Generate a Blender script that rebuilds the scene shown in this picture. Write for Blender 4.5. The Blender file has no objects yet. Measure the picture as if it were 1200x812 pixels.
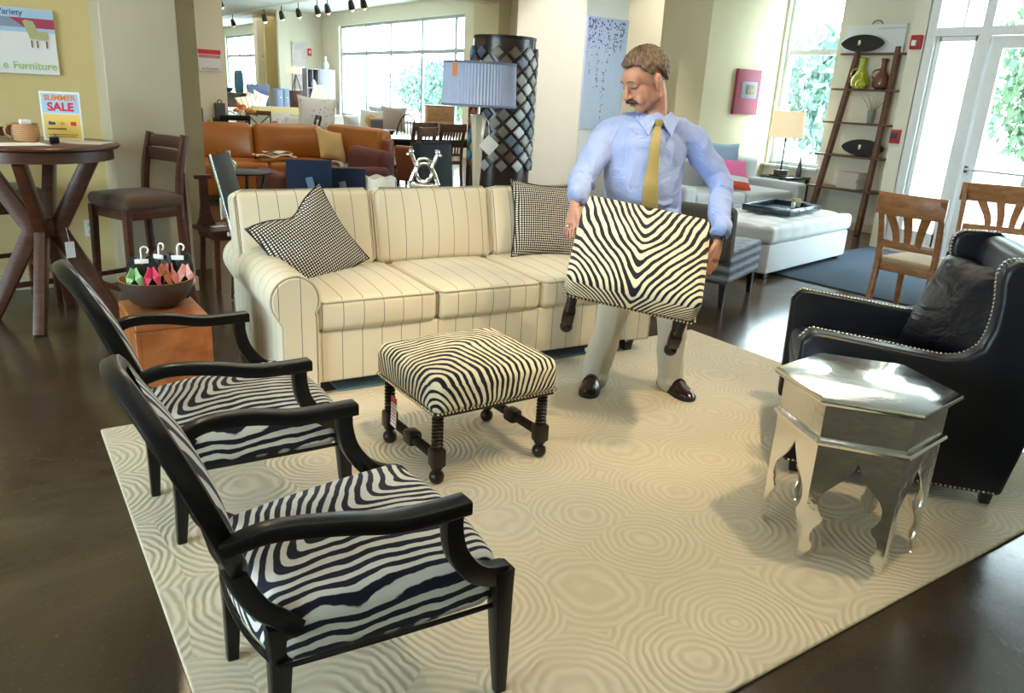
import bpy, bmesh, math, random
from mathutils import Vector, Matrix, Euler, noise
random.seed(7)
C = bpy.context.scene.collection
SC = bpy.context.scene
PI = math.pi

# ---------------------------------------------------------------- camera
def set_camera():
    pitch, roll, yaw = math.radians(18.192), math.radians(3.1106), math.radians(35.0496)
    fw = Vector((math.sin(yaw)*math.cos(pitch), math.cos(yaw)*math.cos(pitch), -math.sin(pitch)))
    rt = Vector((math.cos(yaw), -math.sin(yaw), 0))
    up = rt.cross(fw)
    r2 = rt*math.cos(roll) + up*math.sin(roll)
    u2 = up*math.cos(roll) - rt*math.sin(roll)
    M = Matrix((( r2.x, u2.x, -fw.x, 0), (r2.y, u2.y, -fw.y, 0), (r2.z, u2.z, -fw.z, 1.52), (0, 0, 0, 1)))
    cd = bpy.data.cameras.new('camera'); cd.sensor_width = 36; cd.lens = 27.0; cd.clip_end = 300
    co = bpy.data.objects.new('camera', cd); C.objects.link(co); co.matrix_world = M
    SC.camera = co
set_camera()

# ---------------------------------------------------------------- sky, light, exposure
w = bpy.data.worlds.new('sky'); SC.world = w; w.use_nodes = True
bgn = w.node_tree.nodes['Background']
bgn.inputs[0].default_value = (0.80, 0.92, 1.0, 1); bgn.inputs[1].default_value = 22.0
SC.view_settings.view_transform = 'Standard'; SC.view_settings.look = 'None'
SC.view_settings.gamma = 1; SC.view_settings.use_curve_mapping = False
SC.view_settings.exposure = -0.12

def area(name, loc, size, power, col, rot=(0, 0, 0), portal=False):
    l = bpy.data.lights.new(name, 'AREA'); l.shape = 'RECTANGLE'; l.size, l.size_y = size
    l.energy = power; l.color = col
    if portal: l.cycles.is_portal = True
    o = bpy.data.objects.new(name, l); C.objects.link(o); o.location = loc; o.rotation_euler = rot
    return o
def spot(name, loc, target, power, col, angle=60, blend=.5, r=.06):
    l = bpy.data.lights.new(name, 'SPOT'); l.energy = power; l.color = col
    l.spot_size = math.radians(angle); l.spot_blend = blend; l.shadow_soft_size = r
    o = bpy.data.objects.new(name, l); C.objects.link(o); o.location = loc
    o.rotation_euler = (Vector(target)-Vector(loc)).to_track_quat('-Z', 'Y').to_euler()
WARM = (1.0, .80, .50); SOFT = (1.0, .90, .74); DAY = (.72, .87, 1.0)
# unseen soft panels under the ceiling, added as ambient fill
area('ceiling_fill', (1.2, 1.5, 3.5), (3.2, 3.2), 34, SOFT)
area('ceiling_fill', (5.6, 4.4, 3.5), (3, 3), 45, SOFT)
area('ceiling_fill', (1.6, 8.6, 3.5), (2.6, 2.6), 90, SOFT)
area('ceiling_fill', (5.8, 11.5, 3.5), (3.5, 4), 95, SOFT)
area('ceiling_fill', (6.2, 19.5, 3.5), (4, 6), 95, SOFT)
area('ceiling_fill', (7.2, 28.5, 3.5), (3, 5), 60, SOFT)
# warm halogen spots over the sofa group, with added fill spots among them
spot('halogen_or_fill_spot', (1.4, 1.6, 3.4), (2.0, 3.9, .5), 210, WARM, 52)
spot('halogen_or_fill_spot', (2.6, .9, 3.4), (2.0, 2.2, .2), 190, WARM, 50)
spot('halogen_or_fill_spot', (3.4, 1.6, 3.4), (2.8, 3.0, .3), 200, WARM, 50)
spot('halogen_or_fill_spot', (0.2, 4.0, 3.4), (.1, 6.2, 1.2), 45, WARM, 60)
spot('halogen_or_fill_spot', (.74, 5.55, 3.42), (.50, 3.6, 0), 90, WARM, 75, .6, .14)
spot('halogen_or_fill_spot', (3.9, 7.6, 3.4), (6.46, 8.7, 1.7), 330, (1, .97, .88), 46)  # added spot, brightens the white painting column like window light
spot('halogen_or_fill_spot', (8.3, 9.6, 3.4), (9.75, 10.5, 2.2), 130, (1, .95, .82), 70)  # added spot, brightens the alcove wall in place of daylight
spot('halogen_or_fill_spot', (6.0, 4.6, 3.4), (8.8, 8.0, 1.4), 40, WARM, 60)
# daylight: window openings as portals of the sky
HP = PI/2
area('daylight_portal', (9.70, 20.25, 1.9), (2.7, 7.6), 1, DAY, (0, HP, 0), True)
area('daylight_portal', (9.70, 33.6, 2.2), (2.2, 6.9), 1, DAY, (0, HP, 0), True)
area('daylight_portal', (9.70, 7.1, 2.0), (2.6, 1.0), 1, DAY, (0, HP, 0), True)
area('daylight_portal', (8.74, 3.1, 1.6), (3.2, 3.7), 1, DAY, (0, HP, 0), True)
area('daylight_portal', (-4.95, 2.3, 1.7), (2.4, 5.0), 1, DAY, (0, -HP, 0), True)

# ---------------------------------------------------------------- mesh helpers
class MB:
    def __init__(s): s.v = []; s.f = []; s.mi = []; s.fl = []
    def add(s, v, f, M=None, mi=0, flat=False):
        o = len(s.v)
        s.v += [tuple(M @ Vector(p)) for p in v] if M is not None else [tuple(p) for p in v]
        s.f += [tuple(i+o for i in q) for q in f]; s.mi += [mi]*len(f); s.fl += [flat]*len(f)
        return s
    def box(s, c, d, M=None, mi=0):
        x, y, z = c; a, b, e = d[0]/2, d[1]/2, d[2]/2
        v = [(x+i*a, y+j*b, z+k*e) for i in (-1, 1) for j in (-1, 1) for k in (-1, 1)]
        return s.add(v, [(0, 1, 3, 2), (4, 6, 7, 5), (0, 4, 5, 1), (2, 3, 7, 6), (0, 2, 6, 4), (1, 5, 7, 3)], M, mi, True)
    def rbox(s, c, d, r=.01, seg=2, cuts=0, puff=(0, 0, 0), M=None, mi=0, fn=None):
        h = [q/2 for q in d]; r = min(r, *[q*.999 for q in h])
        def samples(a):
            o = [-a + r*(1-math.cos(0)) ] if r <= 0 else [-(a-r) - r*math.tan((1-i/seg)*PI/4) for i in range(seg+1)]
            mid = [-(a-r) + 2*(a-r)*(i+1)/(cuts+1) for i in range(cuts)]
            return o + mid + [-q for q in reversed(o)]
        S = [samples(a) for a in h]; idx = {}; V = []; F = []
        def vert(p):
            k = (round(p[0], 6), round(p[1], 6), round(p[2], 6))
            if k not in idx:
                inn = [max(-(h[i]-r), min(h[i]-r, p[i])) for i in range(3)]
                dv = Vector([p[i]-inn[i] for i in range(3)])
                if dv.length > 0: dv = dv.normalized()*r
                q = [inn[i]+dv[i] for i in range(3)]
                u = [p[i]/h[i] for i in range(3)]
                for a in range(3):
                    if puff[a]:
                        b, e = (a+1) % 3, (a+2) % 3
                        q[a] += puff[a]*u[a]*max(0, 1-u[b]**2)*max(0, 1-u[e]**2)
                if fn: q = fn(q, u)
                idx[k] = len(V); V.append((q[0]+c[0], q[1]+c[1], q[2]+c[2]))
            return idx[k]
        for a in range(3):
            b, e = (a+1) % 3, (a+2) % 3
            for sg in (-1, 1):
                for i in range(len(S[b])-1):
                    for j in range(len(S[e])-1):
                        q = []
                        for (x, y) in ((i, j), (i+1, j), (i+1, j+1), (i, j+1)):
                            p = [0, 0, 0]; p[a] = sg*h[a]; p[b] = S[b][x]; p[e] = S[e][y]
                            q.append(vert(p))
                        F.append(tuple(q if sg > 0 else reversed(q)))
        return s.add(V, F, M, mi)
    def lathe(s, prof, n=16, M=None, mi=0, cap=True, sx=1, sy=1):
        V = []; F = []
        for (r, z) in prof:
            for i in range(n):
                a = 2*PI*i/n; V.append((r*math.cos(a)*sx, r*math.sin(a)*sy, z))
        for k in range(len(prof)-1):
            for i in range(n):
                j = (i+1) % n; F.append((k*n+i, k*n+j, (k+1)*n+j, (k+1)*n+i))
        if cap:
            F.append(tuple(reversed(range(n)))); F.append(tuple(range((len(prof)-1)*n, len(prof)*n)))
        return s.add(V, F, M, mi)
    def cyl(s, p0, p1, r0, r1=None, n=10, mi=0):
        r1 = r0 if r1 is None else r1
        d = Vector(p1)-Vector(p0)
        M = Matrix.Translation(p0) @ d.to_track_quat('Z', 'Y').to_matrix().to_4x4()
        return s.lathe([(r0, 0), (r1, d.length)], n, M, mi)
    def sphere(s, c, r, n=10, m=6, sc=(1, 1, 1), M=None, mi=0):
        prof = [(max(1e-4, r*math.sin(PI*i/m)), -r*math.cos(PI*i/m)) for i in range(m+1)]
        T = Matrix.Translation(c) @ Matrix.Diagonal((sc[0], sc[1], sc[2], 1))
        return s.lathe(prof, n, (M @ T) if M is not None else T, mi)
    def sweep(s, path, sec, wdir=(0, 0, 1), cap=True, mi=0, closed=False, flat=False, M=None):
        """sec: list of (a,b) or function(i)->list; a runs along wdir, b along tangent x wdir"""
        P = [Vector(p) for p in path]; n = len(P); V = []; F = []; m = None
        for i in range(n):
            if closed: t = P[(i+1) % n]-P[i-1]
            else: t = P[min(i+1, n-1)]-P[max(i-1, 0)]
            t.normalize(); wd = Vector(wdir(i) if callable(wdir) else wdir); wv = (wd-t*wd.dot(t))
            if wv.length < 1e-5: wv = t.orthogonal()
            wv.normalize(); nn = t.cross(wv)
            sc = sec(i) if callable(sec) else sec; m = len(sc)
            V += [tuple(P[i]+wv*a+nn*b) for a, b in sc]
        for i in range(n if closed else n-1):
            k = (i+1) % n
            for j in range(m):
                l = (j+1) % m; F.append((i*m+j, i*m+l, k*m+l, k*m+j))
        if cap and not closed:
            F.append(tuple(reversed(range(m)))); F.append(tuple(range((n-1)*m, n*m)))
        return s.add(V, F, M, mi, flat)
    def tube(s, path, r, n=8, mi=0, closed=False, M=None):
        def sec(i):
            q = r[i] if isinstance(r, (list, tuple)) else r
            return [(q*math.cos(2*PI*k/n), q*math.sin(2*PI*k/n)) for k in range(n)]
        d = Vector(path[-1])-Vector(path[0]); wd = (0, 0, 1) if abs(d.z) < .8*max(d.length, 1e-6) else (1, 0, 0)
        return s.sweep(path, sec, wd, True, mi, closed, False, M)
    def prism(s, poly, z0, z1, M=None, mi=0, flat=True):
        n = len(poly); V = [(x, y, z0) for x, y in poly]+[(x, y, z1) for x, y in poly]
        F = [tuple(reversed(range(n))), tuple(range(n, 2*n))]+[(i, (i+1) % n, n+(i+1) % n, n+i) for i in range(n)]
        return s.add(V, F, M, mi, flat)
    def grid(s, fn, nu, nv, M=None, mi=0):
        V = [fn(i/nu, j/nv) for j in range(nv+1) for i in range(nu+1)]; k = nu+1
        F = [(j*k+i, j*k+i+1, (j+1)*k+i+1, (j+1)*k+i) for j in range(nv) for i in range(nu)]
        return s.add(V, F, M, mi)
    def mesh(s, name, mats, angle=42):
        me = bpy.data.meshes.new(name); me.from_pydata(s.v, [], s.f)
        for m in (mats if isinstance(mats, (list, tuple)) else [mats]): me.materials.append(m)
        me.polygons.foreach_set('material_index', s.mi)
        me.update()
        bm = bmesh.new(); bm.from_mesh(me); bmesh.ops.recalc_face_normals(bm, faces=bm.faces); bm.to_mesh(me); bm.free()
        me.shade_smooth(); me.set_sharp_from_angle(angle=math.radians(angle))
        return me
def rsec(w, h, r=.006):
    "rounded rectangle section, w along wdir, h across"
    a, b = w/2, h/2; r = min(r, a*.95, b*.95); o = []
    for cx, cy, a0 in ((a-r, b-r, 0), (-(a-r), b-r, 90), (-(a-r), -(b-r), 180), (a-r, -(b-r), 270)):
        for k in (0, 45, 90): o.append((cx+r*math.cos(math.radians(a0+k)), cy+r*math.sin(math.radians(a0+k))))
    return o
def spline(pts, n=8):
    P = [Vector(p) for p in pts]; P = [P[0]*2-P[1]]+P+[P[-1]*2-P[-2]]; o = []
    for i in range(1, len(P)-2):
        a, b, c, d = P[i-1:i+3]
        for k in range(n):
            t = k/n
            o.append(.5*((2*b)+(c-a)*t+(2*a-5*b+4*c-d)*t*t+(3*b-a-3*c+d)*t**3))
    o.append(P[-2]); return o
def T(x=0, y=0, z=0): return Matrix.Translation((x, y, z))
def RX(a): return Matrix.Rotation(math.radians(a), 4, 'X')
def RY(a): return Matrix.Rotation(math.radians(a), 4, 'Y')
def RZ(a): return Matrix.Rotation(math.radians(a), 4, 'Z')

# ---------------------------------------------------------------- things, parts, setting
def tag(o, label=None, cat=None, group=None, kind=None):
    if label: o['label'] = label
    if cat: o['category'] = cat
    if group: o['group'] = group
    if kind: o['kind'] = kind
    return o
def thing(name, label, cat, loc=(0, 0, 0), rz=0, group=None):
    o = bpy.data.objects.new(name, None); C.objects.link(o); o.empty_display_size = .1
    o.location = loc; o.rotation_euler = (0, 0, math.radians(rz))
    return tag(o, label, cat, group)
def part(name, mb, mat, parent, label=None, kind=None, angle=42):
    me = mb.mesh(name, mat, angle) if isinstance(mb, MB) else mb
    o = bpy.data.objects.new(name, me); C.objects.link(o); o.parent = parent
    return tag(o, label, None, None, kind)
def single(name, mb, mat, label, cat, loc=(0, 0, 0), rz=0, group=None, kind=None, angle=42):
    me = mb.mesh(name, mat, angle) if isinstance(mb, MB) else mb
    o = bpy.data.objects.new(name, me); C.objects.link(o); o.location = loc; o.rotation_euler = (0, 0, math.radians(rz))
    return tag(o, label, cat, group, kind)
def struct(name, mb, mat, parent=None, angle=42):
    o = bpy.data.objects.new(name, mb.mesh(name, mat, angle)); C.objects.link(o); o.parent = parent
    if parent is None: o['kind'] = 'structure'
    return o
def dup(root, loc, rz=0, label=None, group=None):
    r = root.copy(); C.objects.link(r); r.location = loc; r.rotation_euler = (0, 0, math.radians(rz))
    if label: r['label'] = label
    if group: r['group'] = group
    for ch in list(root.children):
        c = ch.copy(); C.objects.link(c); c.parent = r
        for g in list(ch.children):
            d = g.copy(); C.objects.link(d); d.parent = c
    return r
def text_mb(s, size, M, ext=.0006, bold=0, align='CENTER', sp=1.0):
    cu = bpy.data.curves.new('lettering', 'FONT'); cu.body = s; cu.size = size; cu.extrude = ext; cu.offset = bold
    cu.align_x = align; cu.align_y = 'CENTER'; cu.space_character = sp
    o = bpy.data.objects.new('lettering', cu); C.objects.link(o)
    bpy.context.view_layer.update()
    me = bpy.data.meshes.new_from_object(o.evaluated_get(bpy.context.evaluated_depsgraph_get()))
    mb = MB(); mb.add([tuple(v.co) for v in me.vertices], [tuple(p.vertices) for p in me.polygons], M, 0, True)
    bpy.data.objects.remove(o); bpy.data.meshes.remove(me); bpy.data.curves.remove(cu)
    return mb

# ---------------------------------------------------------------- materials
class N:
    "small node-graph helper"
    def __init__(s, name):
        s.m = bpy.data.materials.new(name); s.m.use_nodes = True; s.t = s.m.node_tree; s.b = s.t.nodes['Principled BSDF']
    def node(s, typ, **kw):
        n = s.t.nodes.new(typ)
        for k, v in kw.items(): setattr(n, k, v)
        return n
    def link(s, a, b): s.t.links.new(a, b); return s
    def val(s, sock, v):
        if hasattr(v, 'is_output'): s.t.links.new(v, sock)
        else: sock.default_value = v
    def math(s, op, a, b=None, c=None, clamp=False):
        n = s.node('ShaderNodeMath', operation=op); n.use_clamp = clamp
        for i, q in enumerate((a, b, c)):
            if q is not None: s.val(n.inputs[i], q)
        return n.outputs[0]
    def coord(s, k='Object'): return s.node('ShaderNodeTexCoord').outputs[k]
    def xyz(s, v):
        n = s.node('ShaderNodeSeparateXYZ'); s.link(v, n.inputs[0]); return n.outputs
    def noise(s, v, scale, detail=2, rough=.5, out='Fac', dist=0):
        n = s.node('ShaderNodeTexNoise'); s.link(v, n.inputs['Vector']); n.inputs['Scale'].default_value = scale
        n.inputs['Detail'].default_value = detail; n.inputs['Roughness'].default_value = rough; n.inputs['Distortion'].default_value = dist
        return n.outputs[out]
    def mapping(s, v, scale=(1, 1, 1), rot=(0, 0, 0), loc=(0, 0, 0)):
        n = s.node('ShaderNodeMapping'); s.link(v, n.inputs[0]); n.inputs['Scale'].default_value = scale
        n.inputs['Rotation'].default_value = rot; n.inputs['Location'].default_value = loc
        return n.outputs[0]
    def ramp(s, f, stops, interp='LINEAR'):
        n = s.node('ShaderNodeValToRGB'); s.link(f, n.inputs[0]); r = n.color_ramp; r.interpolation = interp
        while len(r.elements) < len(stops): r.elements.new(.5)
        for e, (p, c) in zip(r.elements, stops): e.position = p; e.color = (*c, 1)
        return n.outputs[0]
    def mix(s, f, a, b):
        n = s.node('ShaderNodeMix', data_type='RGBA'); s.val(n.inputs[0], f)
        for sock, q in ((n.inputs[6], a), (n.inputs[7], b)):
            if isinstance(q, tuple): sock.default_value = (*q, 1)
            else: s.link(q, sock)
        return n.outputs[2]
    def bump(s, h, strength=.3, dist=.01, normal=None):
        n = s.node('ShaderNodeBump'); s.link(h, n.inputs['Height']); n.inputs['Strength'].default_value = strength; n.inputs['Distance'].default_value = dist
        if normal is not None: s.link(normal, n.inputs['Normal'])
        s.link(n.outputs[0], s.b.inputs['Normal']); return n.outputs[0]
    def set(s, col=None, rough=None, metal=None, spec=None, **kw):
        if col is not None:
            if isinstance(col, tuple): s.b.inputs['Base Color'].default_value = (*col, 1)
            else: s.link(col, s.b.inputs['Base Color'])
        if rough is not None: s.val(s.b.inputs['Roughness'], rough)
        if metal is not None: s.b.inputs['Metallic'].default_value = metal
        if spec is not None: s.b.inputs['Specular IOR Level'].default_value = spec
        for k, v in kw.items():
            i = s.b.inputs[k.replace('_', ' ')]
            i.default_value = v
        return s.m
def plain(name, col, rough=.6, metal=0, spec=.5, var=.06, scale=30, bump=0, **kw):
    n = N(name); c = n.coord()
    f = n.noise(c, scale, 3)
    a = tuple(max(0, q*(1-var)) for q in col); b = tuple(min(1, q*(1+var)) for q in col)
    n.set(n.mix(f, a, b), rough, metal, spec, **kw)
    if bump: n.bump(f, bump, .004)
    return n.m
def wood(name, dark, light, rough=.35, scale=(3, 3, 30), axis_rot=(0, 0, 0), coat=.2):
    n = N(name); v = n.mapping(n.coord(), scale, axis_rot)
    f = n.noise(v, 2.2, 5, .6, dist=.6)
    n.set(n.ramp(f, [(.3, dark), (.7, light)]), rough); n.b.inputs['Coat Weight'].default_value = coat
    n.b.inputs['Coat Roughness'].default_value = .15
    return n.m
def fabric(name, col, weave=500, var=.08, bump=.15, rough=.9):
    n = N(name); c = n.coord(); f = n.noise(c, weave, 2); g = n.noise(c, 6, 2)
    a = tuple(q*(1-var) for q in col); b = tuple(min(1, q*(1+var)) for q in col)
    n.set(n.mix(g, n.mix(f, a, b), col), rough, 0, .2); n.b.inputs['Sheen Weight'].default_value = .15
    n.bump(f, bump, .002); return n.m
def emit(name, col, st):
    n = N(name); n.set(col, .8); n.b.inputs['Emission Color'].default_value = (*col, 1); n.b.inputs['Emission Strength'].default_value = st
    return n.m
def glass_pane(name, tint=(.93, .98, .98), gloss=.08):
    n = N(name); t = n.t; tr = n.node('ShaderNodeBsdfTransparent'); gl = n.node('ShaderNodeBsdfGlossy'); mx = n.node('ShaderNodeMixShader')
    tr.inputs[0].default_value = (*tint, 1); gl.inputs['Roughness'].default_value = .02
    mx.inputs[0].default_value = gloss; n.link(tr.outputs[0], mx.inputs[1]); n.link(gl.outputs[0], mx.inputs[2])
    n.link(mx.outputs[0], t.nodes['Material Output'].inputs[0]); return n.m
def zebra(name, freq, cx='X', k1=1.0, k2=1.0, warp=.09, wscale=5, dark=(.012, .014, .026), light=(.82, .76, .60), mode='V', duty=.50, rot=0, soft=0, off=0, z0=0.0):
    """flowing zebra print; object coordinates; cx = axis across the centre line"""
    n = N(name); c = n.coord(); o = n.xyz(c)
    k = n.math('MULTIPLY_ADD', n.math('MAXIMUM', n.math('SUBTRACT', z0, o[2]), 0.0), 3.3, 1.0)
    cm = n.node('ShaderNodeCombineXYZ'); n.link(n.math('MULTIPLY', o[0], k), cm.inputs[0]); n.link(n.math('MULTIPLY', o[1], k), cm.inputs[1])
    c3 = c; c = cm.outputs[0]; o = n.xyz(c)
    a, b = (o[0], o[1]) if cx == 'X' else (o[1], o[0])
    if rot:
        cr, sr = math.cos(math.radians(rot)), math.sin(math.radians(rot)); o2 = n.xyz(n.mapping(c, (1, 1, 1), (0, 0, math.radians(rot)), (0, 0, 0))); a, b = o2[0], o2[1]
    nz = n.node('ShaderNodeTexNoise'); n.link(c, nz.inputs['Vector']); nz.inputs['Scale'].default_value = wscale; nz.inputs['Detail'].default_value = 1.5
    w1 = n.math('MULTIPLY', n.math('SUBTRACT', nz.outputs['Fac'], .5), warp)
    ab = n.math('SQRT', n.math('MULTIPLY_ADD', n.math('ADD', a, off), n.math('ADD', a, off), soft*soft))
    if mode == 'V':      # chevrons over the middle, steep fans near both ends
        s = n.math('MULTIPLY_ADD', n.math('POWER', n.math('ABSOLUTE', n.math('MULTIPLY', b, 3.2)), 1.5), k2, k1)
        ph = n.math('SUBTRACT', n.math('MULTIPLY', ab, s), b)
    else:                # sweeping diagonals that bend across the seat
        q = n.math('MULTIPLY', n.math('SINE', n.math('MULTIPLY_ADD', a, 7.0, n.math('MULTIPLY', b, 3.0))), .09*k2)
        ph = n.math('ADD', n.math('MULTIPLY_ADD', a, k1, n.math('MULTIPLY', b, -1.0)), q)
    z = n.math('MULTIPLY', o[2], .0)
    ph = n.math('ADD', n.math('ADD', ph, w1), z)
    fine = n.math('MULTIPLY', n.math('SUBTRACT', n.noise(c, 26, 2), .5), .012)
    st = n.math('SINE', n.math('MULTIPLY', n.math('ADD', ph, fine), freq))
    th = n.math('MULTIPLY_ADD', n.math('SUBTRACT', n.noise(c, 9, 1), .5), 1.7, st)
    f = n.math('MULTIPLY_ADD', th, 3.0, duty, clamp=True)
    n.set(n.mix(f, dark, light), .85, 0, .2); n.b.inputs['Sheen Weight'].default_value = .1
    n.bump(n.noise(c3, 420, 1), .12, .002)
    return n.m
def striped(name, base, line, axis='X', period=.105, width=.0032, phase=0.0, axis2=None, weave=520):
    n = N(name); c = n.coord(); o = n.xyz(c); f = None
    for ax in ([axis] + ([axis2] if axis2 else [])):
        p = n.math('PINGPONG', n.math('ADD', o['XYZ'.index(ax)], phase+50*period), period/2)
        l = n.math('LESS_THAN', p, width/2); f = l if f is None else n.math('MAXIMUM', f, l)
    wv = n.noise(c, weave, 2)
    b2 = tuple(q*.9 for q in base)
    n.set(n.mix(f, n.mix(wv, base, b2), line), .9, 0, .2); n.b.inputs['Sheen Weight'].default_value = .15
    n.bump(wv, .12, .002); return n.m

M = {}
M['wall'] = plain('wall_cream', (.73, .66, .45), .75, 0, .3, .03, 6)
M['wall_pale'] = plain('wall_pale_cream', (.80, .76, .62), .75, 0, .3, .03, 6)
M['wall_white'] = plain('wall_offwhite', (.86, .85, .77), .7, 0, .3, .02, 6)
M['wall_yellow'] = plain('wall_straw_yellow', (.66, .53, .26), .75, 0, .3, .03, 6)
M['wall_shaded'] = plain('wall_shaded', (.44, .36, .21), .8, 0, .3, .03, 6)  # darker tone carries the shade on the rear column
M['wall_beige'] = plain('column_beige', (.55, .48, .355), .45, 0, .4, .03, 6)
M['ceiling'] = plain('ceiling_paint', (.68, .69, .66), .9, 0, .2, .05, 3)
M['trim'] = plain('white_trim', (.84, .86, .86), .4)
M['mullion'] = plain('grey_window_frame', (.36, .41, .43), .5)
M['base'] = plain('baseboard_paint', (.66, .58, .40), .5)
M['gloss_black'] = plain('ebonised_wood', (.006, .0055, .0055), .30, 0, .32, .2, 20)
M['dark_turned'] = plain('dark_turned_wood', (.018, .010, .007), .30, 0, .35, .2, 30)
M['cherry'] = wood('dark_cherry_wood', (.045, .013, .007), (.105, .033, .015))
M['amber'] = wood('amber_wood', (.24, .065, .014), (.50, .17, .045), .35, (2, 9, 2.5))
M['oak'] = wood('honey_oak', (.27, .105, .035), (.46, .21, .08), .38, (4, 4, 14))
M['walnut'] = wood('walnut_shelf', (.09, .032, .018), (.17, .065, .035), .4)
M['chair_wood'] = wood('brown_dining_wood', (.055, .02, .012), (.11, .045, .026), .4)
M['pine'] = wood('pine_chest', (.55, .32, .16), (.72, .47, .27), .5)
M['silver'] = plain('polished_silver', (.86, .86, .85), .10, 1, .5, .04, 25)
M['nail'] = plain('nickel_nailhead', (.80, .76, .66), .22, 1)
M['chrome'] = plain('chrome', (.8, .81, .83), .12, 1)
M['leather'] = plain('black_leather', (.005, .006, .010), .36, 0, .35, .3, 12, .06)
M['paper'] = plain('white_paper', (.86, .87, .88), .7)
M['white'] = plain('white_fabric', (.80, .80, .79), .9)
M['navy'] = plain('navy_velvet_board', (.018, .034, .075), .7)
M['glass'] = glass_pane('window_glass')
M['black'] = plain('matt_black', (.012, .012, .013), .5)
M['darkmetal'] = plain('dark_metal', (.03, .03, .032), .35, .8)

def floor_mat():
    n = N('polished_concrete'); c = n.coord()
    f = n.noise(c, .9, 6, .62, dist=.7); g = n.noise(c, 60, 3, .7)
    base = n.ramp(f, [(.30, (.030, .019, .010)), (.52, (.066, .045, .026)), (.72, (.130, .094, .056))])
    sp = n.ramp(g, [(.60, (0, 0, 0)), (.74, (.07, .058, .040))])
    ad = n.node('ShaderNodeMix', data_type='RGBA', blend_type='ADD'); ad.inputs[0].default_value = .7
    n.link(base, ad.inputs[6]); n.link(sp, ad.inputs[7])
    r = n.math('MULTIPLY_ADD', n.noise(c, 7, 4), .22, .08)
    n.set(ad.outputs[2], r, 0, .55)
    n.bump(n.noise(c, 130, 2), .10, .0015); return n.m
M['floor'] = floor_mat()

# ---------------------------------------------------------------- the setting
CH = 3.6
struct('floor', MB().box((2.4, 17.5, -.05), (14.8, 43.2, .1)), M['floor'])
struct('ceiling', MB().box((2.4, 17.5, CH+.05), (14.8, 43.2, .1)), M['ceiling'])
def wall_x(name, x0, x1, y0, y1, opens, mat, z1=CH):
    "wall slab normal to X with openings (y0,y1,z0,z1)"
    mb = MB(); ys = sorted(opens); cur = y0
    def slab(a, b, c, d):
        if b-a > 1e-4 and d-c > 1e-4: mb.box(((x0+x1)/2, (a+b)/2, (c+d)/2), (x1-x0, b-a, d-c))
    for (a, b, c, d) in ys:
        slab(cur, a, 0, z1); slab(a, b, 0, c); slab(a, b, d, z1); cur = b
    slab(cur, y1, 0, z1)
    return struct(name, mb, mat)
wall_x('wall_right', 9.75, 9.99, 5.15, 39, [(6.70, 7.56, .74, 3.2), (16.5, 24.05, .6, 3.22), (30.3, 37, .72, 3.25)], M['wall_pale'])
wall_x('wall_entrance', 8.79, 8.99, -4, 5.15, [(1.3, 4.97, 0, 3.15)], M['wall_pale'])
struct('wall_return', MB().box((9.38, 5.08, CH/2), (.78, .14, CH)), M['wall'])
wall_x('wall_left', -5.2, -5, -4, 6.4, [(-.2, 4.8, .5, 2.9)], M['wall'])
struct('wall_back', MB().box((1.8, -4.1, CH/2), (14.2, .2, CH)), M['wall'])
struct('wall_poster', MB().box((-2.0, 6.5, CH/2), (6.4, .2, CH)), M['wall_yellow'])
struct('column_front', MB().rbox((1.015, 6.22, CH/2), (.47, .58, CH), .012, 2), M['wall_beige'])
struct('column_rear', MB().box((1.34, 6.85, CH/2), (.37, .5, CH)), M['wall_shaded'])
struct('wall_passage', MB().box((1.34, 10.5, CH/2), (.3, 6.8, CH)), M['wall'])
struct('wall_middle', MB().box((2.52, 14.1, CH/2), (2.3, .2, CH)), M['wall_pale'])
struct('wall_rear_left', MB().box((3.57, 26.6, CH/2), (.2, 24.8, CH)), M['wall'])
struct('wall_far', MB().box((6.6, 39.1, CH/2), (6.6, .2, CH)), M['wall'])
struct('wall_picture', MB().box((8.99, 8.05, CH/2), (1.50, .9, CH)), M['wall'])
struct('column_painting', MB().box((6.80, 8.75, CH/2), (.68, 1.5, CH)), M['wall_white'])
struct('wall_far_partition', MB().box((9.05, 25.6, CH/2), (1.4, .16, CH)), M['wall_pale'])
struct('wall_far_pier', MB().box((8.75, 28.2, CH/2), (.62, .4, CH)), M['wall_pale'])
struct('wall_gold_pier', MB().box((8.62, 27.0, CH/2), (.5, .2, CH)), M['wall_yellow'])
struct('trim_pilaster', MB().box((9.6, 15.1, CH/2), (.3, 1.0, CH)), M['wall'])
struct('wall_knee', MB().box((6.6, 20.1, .45), (1.5, .18, .9)), M['wall_yellow'])
struct('trim_beam', MB().box((7.8, 14.9, 3.45), (3.9, .5, .3)), M['wall'])
struct('baseboard_left', MB().rbox((-2.16, 6.385, .055), (5.9, .03, .11), .006), M['base'])
struct('baseboard_column', MB().rbox((1.015, 5.918, .055), (.49, .03, .11), .006), M['base'])
struct('baseboard_entrance', MB().rbox((9.735, 6.0, .055), (.03, 1.4, .11), .006), M['base'])

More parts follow.
